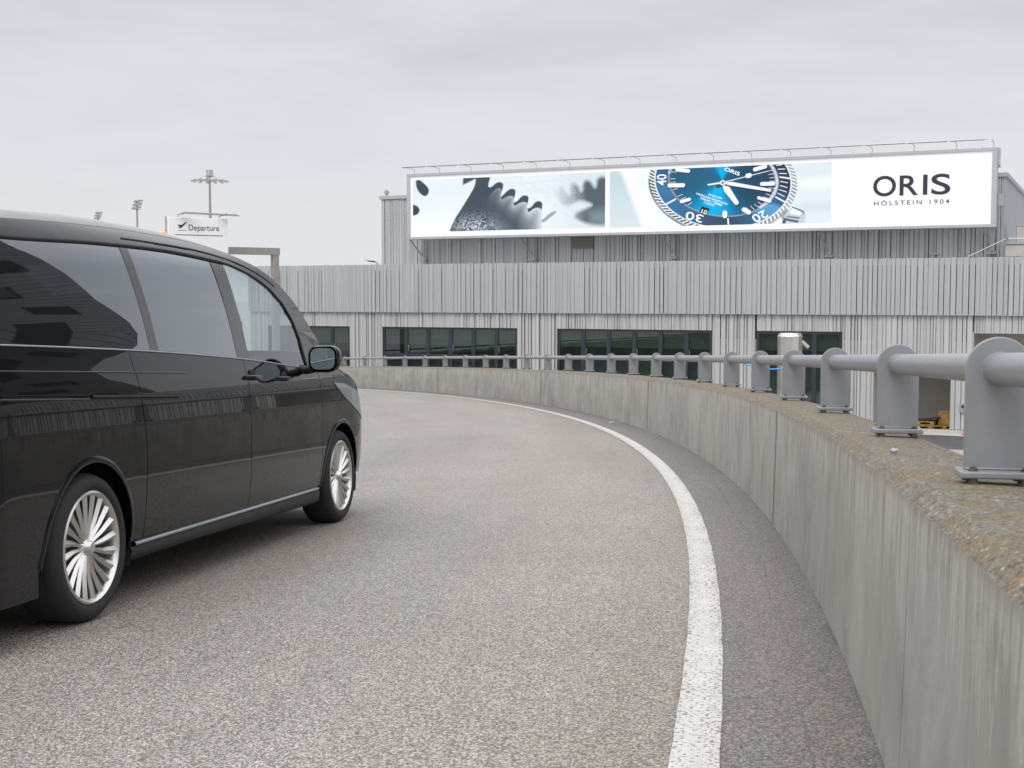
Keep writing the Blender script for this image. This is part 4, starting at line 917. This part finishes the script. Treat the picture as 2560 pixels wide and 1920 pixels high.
def arc(cx,cz,r,a0,a1,n=28): return [(cx+r*math.cos(R(a0+(a1-a0)*i/n)),cz+r*math.sin(R(a0+(a1-a0)*i/n))) for i in range(n+1)]
def dens(poly,step=.035):
    o=[]
    for i in range(len(poly)):
        a=poly[i];c=poly[(i+1)%len(poly)]; L=math.hypot(c[0]-a[0],c[1]-a[1]); n=max(1,int(L/step))
        for j in range(n): o.append((a[0]+(c[0]-a[0])*j/n,a[1]+(c[1]-a[1])*j/n))
    return o
def panel(name,poly,m,side,step=.045,proud=0,thick=.012,parent=None,smooth=True):
    P_=dens(poly,step*.8); xs=[p[0] for p in P_];zs=[p[1] for p in P_]
    pa=np.array(P_); x0,x1,z0,z1=min(xs),max(xs),min(zs),max(zs)
    gx=np.arange(x0+step*.5,x1,step); gz=np.arange(z0+step*.5,z1,step); GX,GZ=np.meshgrid(gx,gz)
    GX[1::2]+=step*.5
    D=sdf(P_,GX.ravel(),GZ.ravel()); pts=[(x,z) for x,z,d in zip(GX.ravel(),GZ.ravel(),D) if d<-step*.42]
    V=[Vector(p) for p in P_]+[Vector(p) for p in pts]; n=len(P_)
    r=delaunay_2d_cdt(V,[],[list(range(n))],1,1e-5)
    vs_=[(p.x,-side*(Wd(p.x,p.y)+proud),p.y) for p in r[0]]
    me=bpy.data.meshes.new(name); me.from_pydata(vs_,[],[tuple(f) for f in r[2]]); me.materials.append(m)
    bm=bmesh.new(); bm.from_mesh(me)
    for f in bm.faces:
        f.normal_update()
        if f.normal.y*(-side)<0: f.normal_flip()
    skinf=len(bm.faces)
    if thick:                                   # folded-in flange all round the panel
        be=[e for e in bm.edges if e.is_boundary]
        ret={}; key={}
        for e in be:
            for v in e.verts:
                if v not in key: key[v]=len(ret); ret[key[v]]=bm.verts.new((v.co.x,v.co.y+side*thick,v.co.z))
        for e in be:
            l=e.link_loops[0]; v0=l.vert; v1=l.link_loop_next.vert
            bm.faces.new((v1,v0,ret[key[v0]],ret[key[v1]]))
    bm.to_mesh(me); bm.free()
    me.polygons.foreach_set('use_smooth',[True]*len(me.polygons))
    o=bpy.data.objects.new(name,me); link(o,parent or van)
    # shade the outside with the body surface's own normals so reflections run clean
    nr=[None]*len(me.loops)
    for p in me.polygons:
        for li in p.loop_indices:
            if p.index>=skinf: nr[li]=p.normal.copy(); continue
            v=me.vertices[me.loops[li].vertex_index]; x,z=v.co.x,v.co.z; h=.012; dx=(Wd(x+h,z)-Wd(x-h,z))/(2*h); dz=(Wd(x,z+h)-Wd(x,z-h))/(2*h)
            nr[li]=Vector((-dx,-side*1.0,-dz)).normalized()
    me.normals_split_custom_set(nr)
    return o
AR=.375; WZ=.308; WX1=3.425; G_=.003
BOT=.285
def xa(cx,z,sgn): return cx+sgn*math.sqrt(max(0,AR*AR-(z-WZ)**2))
def toppts(fn,xa_,xb_,n=16): return [(xa_+(xb_-xa_)*i/n,fn(xa_+(xb_-xa_)*i/n)) for i in range(n+1)]
gfront=[(2.62,1.462),(2.74,1.36),(2.80,1.24),(2.815,1.13),(2.82,1.046)]
for side in (1,-1):
    # rear quarter: from the tail to the sliding door, over the rear arch
    q=[(-.955,.24),(-.43,.24)]; q=[(-.955,.30),(xa(0,.30,-1),.30)]+arc(0,WZ,AR,181.2,-3.0,40)+[(AR-.0,BOT),(.50-G_,BOT),(.50-G_,.75),(.44,zb(.44))]+toppts(zb,.44,-.955,24)[1:]
    panel('rear_quarter',q,m_paint,side)
    q=[(.50+G_,BOT),(1.785-G_,BOT),(1.785-G_,zb(1.785))]+toppts(zb,1.785-G_,.44+2*G_,16)[1:]+[(.50+G_,.75)]
    panel('sliding_door',q,m_paint,side)
    q=[(1.785+G_,BOT),(xa(WX1,BOT,-1)-.075,BOT),(xa(WX1,.45,-1)-.055,.45),(3.015-G_,.62),(3.03-G_,.80),(3.0-G_,zb(3.0))]+toppts(zb,3.0-G_,1.785+G_,16)[1:]
    fd=panel('front_door',q,m_paint,side)
    q=[(xa(WX1,BOT,-1)-.075+2*G_,BOT)]+arc(WX1,WZ,AR,183.5,0,40)+[(3.93,.30),(4.125,.32),(4.15,.55)]+[(x,ze(x)) for x in (4.10,4.02,3.92,3.8,3.65,3.5,3.4,3.3,3.2)]+[(3.13,1.26),(3.0,1.375),(2.9,1.30),(2.84,1.18),(2.84,1.05),(3.0+G_,zb(3.0)),(3.03+G_,.80),(3.015+G_,.62),(xa(WX1,.45,-1)-.055+2*G_,.45)]
    # keep the fender clean of the pillar: stop at the belt
    q=[(xa(WX1,BOT,-1)-.075+2*G_,BOT)]+arc(WX1,WZ,AR,183.5,0,40)+[(3.93,.30),(4.125,.32),(4.15,.55)]+[(x,ze(x)) for x in (4.10,4.02,3.92,3.8,3.65,3.5,3.4,3.3)]+[(3.2,zb(3.2)+.0),(3.0+G_,zb(3.0)),(3.03+G_,.80),(3.015+G_,.62),(xa(WX1,.45,-1)-.055+2*G_,.45)]
    fdr=panel('front_fender',q,m_paint,side)
    # roof side and A-pillar band
    up=toppts(ze,-.955,3.27,60); q=[(-.955,zb(-.955)+G_)]+[(-.60,zb(-.6)+G_),(-.60,zg(-.6))]+toppts(zg,-.58,2.62,50)+gfront[1:4]+[(2.822,1.06),(2.9,zb(2.9)+G_),(3.2,zb(3.2)+G_)]+up[::-1]
    panel('roof_side_pillar',q,m_paint,side,step=.04)
    # glass
    def pane(name,x0,x1,m,extra=None,skew=.0):
        zz=[(x0,zb(x0)+.012),(x1,zb(x1)+.012)]
        if extra: pl=[(x0,zb(x0)+.012)]+[(x,zb(x)+.012) for x in (2.2,2.5,2.79)]+[(2.80,1.13),(2.785,1.24),(2.725,1.355),(2.61,1.450)]+[(x,zg(x)-.011) for x in (2.5,2.4,2.25,2.1,1.98)]+[(x0-skew,zg(x0-skew)-.011)]
        else: pl=toppts(lambda x:zb(x)+.012,x0,x1,12)+[(x1-skew,zg(x1-skew)-.003)]+toppts(lambda x:zg(x)-.003,x1-skew,x0-skew,12)[1:]
        return panel(name,pl,m,side,step=.05,proud=-.004,thick=0,parent=van)
    pane('rear_window',-.585,.67,m_privacy,skew=.12); pane('middle_window',.76,1.72,m_privacy,skew=.13)
    pane('front_window',1.90,2.8,m_clear,extra=True,skew=.11)
    for (x0,x1,nm) in ((.672,.758,'window_pillar'),(1.722,1.898,'door_pillar')):
        q=[(x0,zb(x0)+.004),(x1,zb(x1)+.004),(x1-.12,zg(x1-.12)-.004),(x0-.12,zg(x0-.12)-.004)]
        panel(nm,q,m_trim,side,step=.03,proud=-.003)
    # rubber seal, belt highlight moulding, roof groove, sill, rail
    def line(name,pts,r,m,pr=.0,n=8,parent=None):
        b=MB(); b.path([(x,-side*(Wd(x,z)+pr),z) for x,z in pts],r,n); return b.build(name,m,parent or van,smooth=60)
    line('window_seal',toppts(zg,-.58,2.62,60)+gfront[1:],.008,m_rubber,.0)
    line('belt_highlight_moulding',toppts(lambda x:zb(x)+.006,-.6,2.83,60),.004,m_chrome,.001)  # chrome moulding, bright to stand in for the sky highlight along the shoulder
    line('roof_groove',[(x,ze(x)-.048) for x in np.linspace(.62,2.55,40)],.006,m_rubber,-.002)
    line('crease_trim',[(x,1.073-.025*(x+.68)/1.7) for x in np.linspace(-.9,1.0,24)],.0035,m_paint,.002)
    b=MB(); rows=[]
    for x in np.linspace(-.90,.87,30):
        z=.967-.026*(x+.68); w0=Wd(x,z); rows.append([(x,-side*(w0-.01),z+.018),(x,-side*(w0+.002),z+.016),(x,-side*(w0-.006),z+.004),(x,-side*(w0+.007),z-.002),(x,-side*(w0+.002),z-.008),(x,-side*(w0-.01),z-.010)])
    b.grid(rows); b.build('door_rail',m_paint,van,smooth=50)
    line('rail_slot',[(x,.974-.026*(x+.68)) for x in np.linspace(.02,.86,16)],.0085,m_rubber,-.001)
    b=MB(); rows=[]
    for x in np.linspace(.40,2.96,30):
        zt_=BOT-.004; hh=.018
        rows.append([(x,-side*(HALF-.05),zt_),(x,-side*(HALF-.024),zt_+.003),(x,-side*(HALF-.016),zt_-.004),(x,-side*(HALF-.017),zt_-.013),(x,-side*(HALF-.03),zt_-.016)])
    b.grid(rows); b.build('sill_strip',m_chrome,van,smooth=50)
    b=MB(); rows=[]
    for x in np.linspace(.37,2.99,30):
        lo=.205-.012*(x-.4)
        rows.append([(x,-side*(HALF-.03),.262),(x,-side*(HALF-.022),.245),(x,-side*(HALF-.03),lo+.02),(x,-side*(HALF-.06),lo),(x,-side*(HALF-.3),lo-.01)])
    b.grid(rows); b.build('sill',m_plastic,van,smooth=50)
    # arch lips and dark liners
    for cx,nm in ((0,'rear'),(WX1,'front')):
        b=MB(); ro=[]
        for (x,z) in arc(cx,WZ,AR,187,-7,44):
            d=Vector((x-cx,0,z-WZ)).normalized(); w0=Wd(min(x,4.0),z)
            ro.append([(x+d.x*.022,-side*(w0+.001),z+d.z*.022),(x+d.x*.008,-side*(w0+.007),z+d.z*.008),(x-d.x*.006,-side*(w0+.004),z-d.z*.006),(x-d.x*.006,-side*(w0-.05),z-d.z*.006)])
        b.grid(ro); b.build('arch_lip',m_paint,van,smooth=60)
        b=MB(); ro=[]
        for (x,z) in arc(cx,WZ,AR+.01,200,-20,30): ro.append([(x,-side*(HALF-.03),z),(x,-side*(HALF-.36),z)])
        b.grid(ro); b.box(cx-AR,cx+AR,-side*(HALF-.37)-.005,-side*(HALF-.37)+.005,.16,WZ+AR); b.build('arch_liner',m_rubber,van,smooth=60)
    # handles
    for hx,hz in ((1.86,1.015),(2.36,1.000)):
        if hx<2: pass
        y=-side*(Wd(hx,hz)); h=MB(); h.path([(hx-.10,y+side*.004,hz),(hx-.085,y-side*.022,hz),(hx+.075,y-side*.024,hz-.004),(hx+.10,y+side*.004,hz-.004)],.011,8); o=h.build('door_handle',m_paint,van,smooth=60)
        c=MB(); c.lathe([(0,.001),(.034,.0015),(.042,-.001)],Matrix.Translation((hx,y,hz))@Matrix.Rotation(R(90)*side,4,'X')@Matrix.Scale(1.35,4,(1,0,0)),20); c.build('handle_recess',m_rubber,o,smooth=60)
    # mirror
    mr=MB(); yo=-side*(HALF-.05)
    def ring(x,y0,y1,z0,z1,rr=.05):
        cs=[]
        for (cy,cz,a0) in ((y1-rr,z1-rr,0),(y0+rr,z1-rr,90),(y0+rr,z0+rr,180),(y1-rr,z0+rr,270)):
            for j in range(5): a=R(a0+22.5*j); cs.append((x,cy+rr*math.cos(a),cz+rr*math.sin(a)))
        return [(x_,-side*y_,z_) for x_,y_,z_ in cs]
    rs=[ring(2.60,1.015,1.195,1.035,1.188,.05),ring(2.612,1.008,1.202,1.028,1.195,.055),ring(2.68,1.01,1.20,1.03,1.195,.06),ring(2.75,1.02,1.185,1.045,1.18,.055),ring(2.79,1.04,1.15,1.07,1.155,.035)]
    for r0,r1 in zip(rs[:-1],rs[1:]):
        k_=len(r0); mr.add(list(r0)+list(r1),[(i,(i+1)%k_,k_+(i+1)%k_,k_+i) for i in range(k_)])
    mr.add(rs[-1],[tuple(range(len(rs[-1])))])
    mo=mr.build('door_mirror',m_paint,van,smooth=50)
    g=MB(); r_=ring(2.5985,1.026,1.184,1.047,1.178,.042); g.add(r_,[tuple(range(len(r_)))]); g.build('mirror_glass',m_mirror,mo)
    g=MB(); g.path([(2.72,-side*.90,1.055),(2.70,-side*.96,1.045),(2.69,-side*1.05,1.06)],.028,8); g.build('mirror_arm',m_plastic,mo,smooth=60)
    # lamps
    q=[(3.28,.955),(3.5,.945),(3.75,.90),(3.95,.83),(4.08,.74),(4.12,.66),(3.98,.68),(3.75,.76),(3.5,.85)]
    panel('headlight',q,m_head,side,step=.04,proud=.006,thick=.006)
    q=[(-.955,.68),(-.76,.70),(-.72,.76),(-.725,.94),(-.76,1.02),(-.955,1.04)]
    panel('tail_light',q,m_tail,side,step=.04,proud=.006,thick=.006)
    # wheels
    for cx in (0,WX1):
        wr=.318; M=Matrix.Translation((cx,-side*(HALF-.012),WZ+.008))@Matrix.Rotation(R(90)*side,4,'X')
        # local +z points outward from the van side
        wh=bpy.data.objects.new('wheel',None); link(wh,van); wh.empty_display_size=.1; wh.matrix_local=M
        b=MB(); b.lathe([(.238,-.02),(.248,-.002),(.262,.004),(.285,.003),(.303,-.012),(wr-.004,-.034),(wr,-.06),(wr,-.17),(wr-.006,-.195),(.29,-.212),(.25,-.21),(.238,-.19)],n=72,close=True); b.build('tyre',m_tyre,wh,smooth=50)
        b=MB(); b.lathe([(.241,-.018),(.241,-.004),(.232,.001),(.224,-.006),(.220,-.02),(.214,-.05),(.205,-.19),(.22,-.20)],n=72)
        b.lathe([(.0,-.002),(.020,-.002),(.025,-.007),(.028,-.016),(.036,-.028),(.045,-.045)],n=32)
        for i in range(20):
            t=2*PI*i/20; tw=.06
            a0,a1=t,t+tw
            for (r0_,w0_,h0,r1_,w1_,h1) in ((.030,.0045,-.026,.13,.0125,-.018),(.13,.0125,-.018,.226,.020,-.008)):
                aa0=a0+(r0_-.03)/.18*tw*1.8; aa1=a0+(r1_-.03)/.18*tw*1.8
                c0=Vector((math.cos(aa0),math.sin(aa0),0));n0=Vector((-c0.y,c0.x,0));c1=Vector((math.cos(aa1),math.sin(aa1),0));n1_=Vector((-c1.y,c1.x,0))
                V_=[c0*r0_-n0*w0_+Vector((0,0,h0-.012)),c0*r0_+Vector((0,0,h0)),c0*r0_+n0*w0_+Vector((0,0,h0-.012)),c1*r1_-n1_*w1_+Vector((0,0,h1-.012)),c1*r1_+Vector((0,0,h1)),c1*r1_+n1_*w1_+Vector((0,0,h1-.012))]
                b.add(V_,[(0,1,4,3),(1,2,5,4),(0,3,5,2)])
        b.build('rim',m_rim,wh,smooth=35)
        b=MB(); b.lathe([(0,-.075),(.15,-.075),(.15,-.09),(.21,-.12),(.0,-.12)],n=40); b.build('brake_disc',m_disc,wh,smooth=40)
# upper skin: roof, windscreen, bonnet from edge curve to edge curve
def Tp(xe,v):
    z=ze(xe); w_=Wd(xe,z)
    c=ip(xe,[(-.97,.04),(-.5,.075),(0,.095),(.8,.11),(1.9,.115),(2.4,.10),(2.9,.06),(3.25,.035),(3.5,.045),(3.9,.05),(4.13,.05)])
    fx=ip(xe,[(-.97,-.03),(-.6,0),(1.6,0),(2.1,.03),(2.6,.12),(3.0,.20),(3.27,.25),(3.6,.24),(4.13,.17)])
    bk=ip(xe,[(1.5,0),(2.0,.0),(2.6,.0)])
    return Vector((xe+fx*(1-abs(v)**2.2),v*w_,z+c*(1-abs(v)**3)))
def skin(name,x0,x1,nx,v0,v1,nv,m,thick=.008,off=0):
    b=MB(); rows=[]
    for i in range(nx+1):
        xe=x0+(x1-x0)*i/nx; rows.append([Tp(xe,v0+(v1-v0)*j/nv) for j in range(nv+1)])
    b.grid(rows); o=b.build(name,m,van,smooth=180)
    if thick: sm=o.modifiers.new('t','SOLIDIFY'); sm.thickness=thick; sm.offset=-1 
    return o
skin('roof',-.955,2.25,60,-1,1,40,m_paint)
skin('windscreen',2.262,3.24,24,-.93,.93,30,m_clear,0)
skin('windscreen_pillar',2.255,3.24,24,.932,1,3,m_paint); skin('windscreen_pillar',2.255,3.24,24,-1,-.932,3,m_paint)
skin('bonnet',3.26,4.13,24,-1,1,40,m_paint)
skin('scuttle',3.242,3.258,2,-1,1,30,m_plastic)
# front and rear fascias
def outline(z,front=True,n=24):
    pts=[]
    for i in range(n+1):
        t=-1+2*i/n
        if front:
            L=4.33 if z<.62 else 4.33-(z-.62)*.35
            w0=HALF-ins(z); th=t*PI/2*.93; s_=math.sin(th)/math.sin(PI/2*.93)
            y=s_*Wd(4.12,z); x=4.12+(L-4.12+.02)*(1-abs(s_)**2.4)
        else:
            y=t*Wd(-.955,z); x=-.955-.015*(1-t*t)
        pts.append((x,y,z))
    return pts
b=MB(); last=[Tp(4.13,-1+2*i/24) for i in range(25)]
b.grid([outline(z) for z in (.16,.22,.32,.45,.58)]+[[tuple(p) for p in last]]); b.build('front_bumper',m_paint,van,smooth=60)
b=MB(); b.box(4.30,4.335,-.42,.42,.42,.60); b.build('grille',m_plastic,van,bevel=.01)
b=MB(); b.grid([outline(z,False) for z in (.20,.30,.45,.7,.9,1.15)]+[[tuple(Tp(-.955,-1+2*i/24)) for i in range(25)]]); b.build('tailgate',m_paint,van,smooth=60)
b=MB(); b.grid([[(-.965+.0*j,-.88+1.76*i/20,z) for i in range(21)] for j,z in enumerate((.20,.45))]); 
for s_ in (-1,1): b.grid([[(x,s_*(Wd(x,.4)+.004),z) for x in np.linspace(-.94,-.44,12)] for z in (.18,.25,.42,.435)])
b.build('rear_bumper',m_paint,van,smooth=50)
b=MB(); b.box(-.985,-.975,-.74,.74,1.15,1.58); b.build('rear_screen',m_privacy,van)
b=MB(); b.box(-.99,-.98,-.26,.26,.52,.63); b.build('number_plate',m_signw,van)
# underbody and cabin
b=MB(); b.box(.45,2.95,-.88,.88,.19,.24); b.box(-.93,-.42,-.86,.86,.22,.30); b.box(-.4,.42,-.56,.56,.22,.30); b.box(2.98,3.85,-.55,.55,.19,.30); b.box(3.85,4.2,-.7,.7,.19,.25); b.build('underbody',m_rubber,van)
b=MB(); b.box(-.4,.4,-.75,.75,.25,.36); b.box(3.1,3.75,-.62,.62,.24,.34); b.build('axle',m_rubber,van)
b=MB(); b.box(-.9,3.1,-.86,.86,.33,.36); b.box(2.85,3.25,-.80,.80,.36,.98); b.box(2.72,3.2,-.78,.78,.86,1.03); b.box(1.70,1.74,-.82,.82,.36,1.50)
b.build('cabin_floor',m_cabin,van,bevel=.02)
for s_ in (-1,1):
    b=MB(); b.box(1.95,2.38,s_*.42-.24,s_*.42+.24,.55,.78); b.box(1.86,2.0,s_*.42-.24,s_*.42+.24,.7,1.28); b.box(1.87,1.97,s_*.42-.13,s_*.42+.13,1.30,1.46); b.build('seat',m_cabin,van,bevel=.03)
b=MB(); b.lathe([(.16,-.014),(.18,0),(.16,.014),(.14,0)],Matrix.Translation((2.62,.40,1.08))@Matrix.Rotation(R(-62),4,'Y'),28,close=True); b.tube((2.62,.40,1.08),(2.85,.40,.95),.025,8); b.build('steering_wheel',m_cabin,van,smooth=60)
b=MB(); b.box(2.62,2.66,-.13,.13,1.47,1.54); b.build('interior_mirror',m_plastic,van,bevel=.01)

# ---------------------------------------------------------------- white service truck further along the ramp, hidden but for its beacons
pr=60.9; pp_=.0; c0=P(61.22,.0,zroad(61.6,.0)); hd=Vector((-math.sin(.0),math.cos(.0),0))
tk=empty('service_truck',(c0.x,c0.y,c0.z-.0),R(90),'white service truck beyond the black van, only its amber roof beacons showing above the van','truck')
m_wp=mat('white_truck_paint',(.75,.75,.75),.3,coat=.5); m_amber=mat('amber_beacon',(.85,.38,.02),.25,emit=(1,.45,.05),emit_s=.25)
b=MB(); b.prism([(-1.9,.45),(1.5,.45),(1.9,.55),(1.95,.95),(1.35,1.08),(.9,1.75),(-.2,1.78),(-.25,1.08),(-1.9,1.08)],-.85,.85,Matrix(((1,0,0,0),(0,0,1,0),(0,1,0,0),(0,0,0,1)))); b.build('body',m_wp,tk,bevel=.05,seg=3)
b=MB()
for y in (-.855,.855): b.box(-.05,.95,y-.004,y+.004,1.12,1.62)
b.box(-.235,-.225,-.7,.7,1.15,1.65); b.build('window',m_wf,tk)
for x in (-1.15,1.2):
    for y in (-.80,.80):
        b=MB(); b.lathe([(0,-.1),(.2,-.1),(.33,-.09),(.35,-.05),(.35,.05),(.33,.09),(.2,.1),(0,.1)],Matrix.Translation((x,y,.35))@Matrix.Rotation(R(90),4,'X'),32); b.build('wheel',m_tyre,tk,smooth=40)
b=MB()
for y in (-.14,.14): b.tube((.0,y,1.75),(.0,y,2.55),.02,8)
b.box(-.04,.04,-.22,.22,2.53,2.57); b.build('beacon_rack',m_wp,tk)
b=MB(); b.box(-.07,.07,-.07,.07,2.57,2.66); b.build('light_box',m_wp,tk,bevel=.015)
for y in (-.145,.145):
    b=MB(); b.lathe([(0,0),(.06,0),(.06,.07),(.045,.10),(0,.11)],Matrix.Translation((0,y,2.57)),20); b.build('beacon',m_amber,tk,smooth=50)
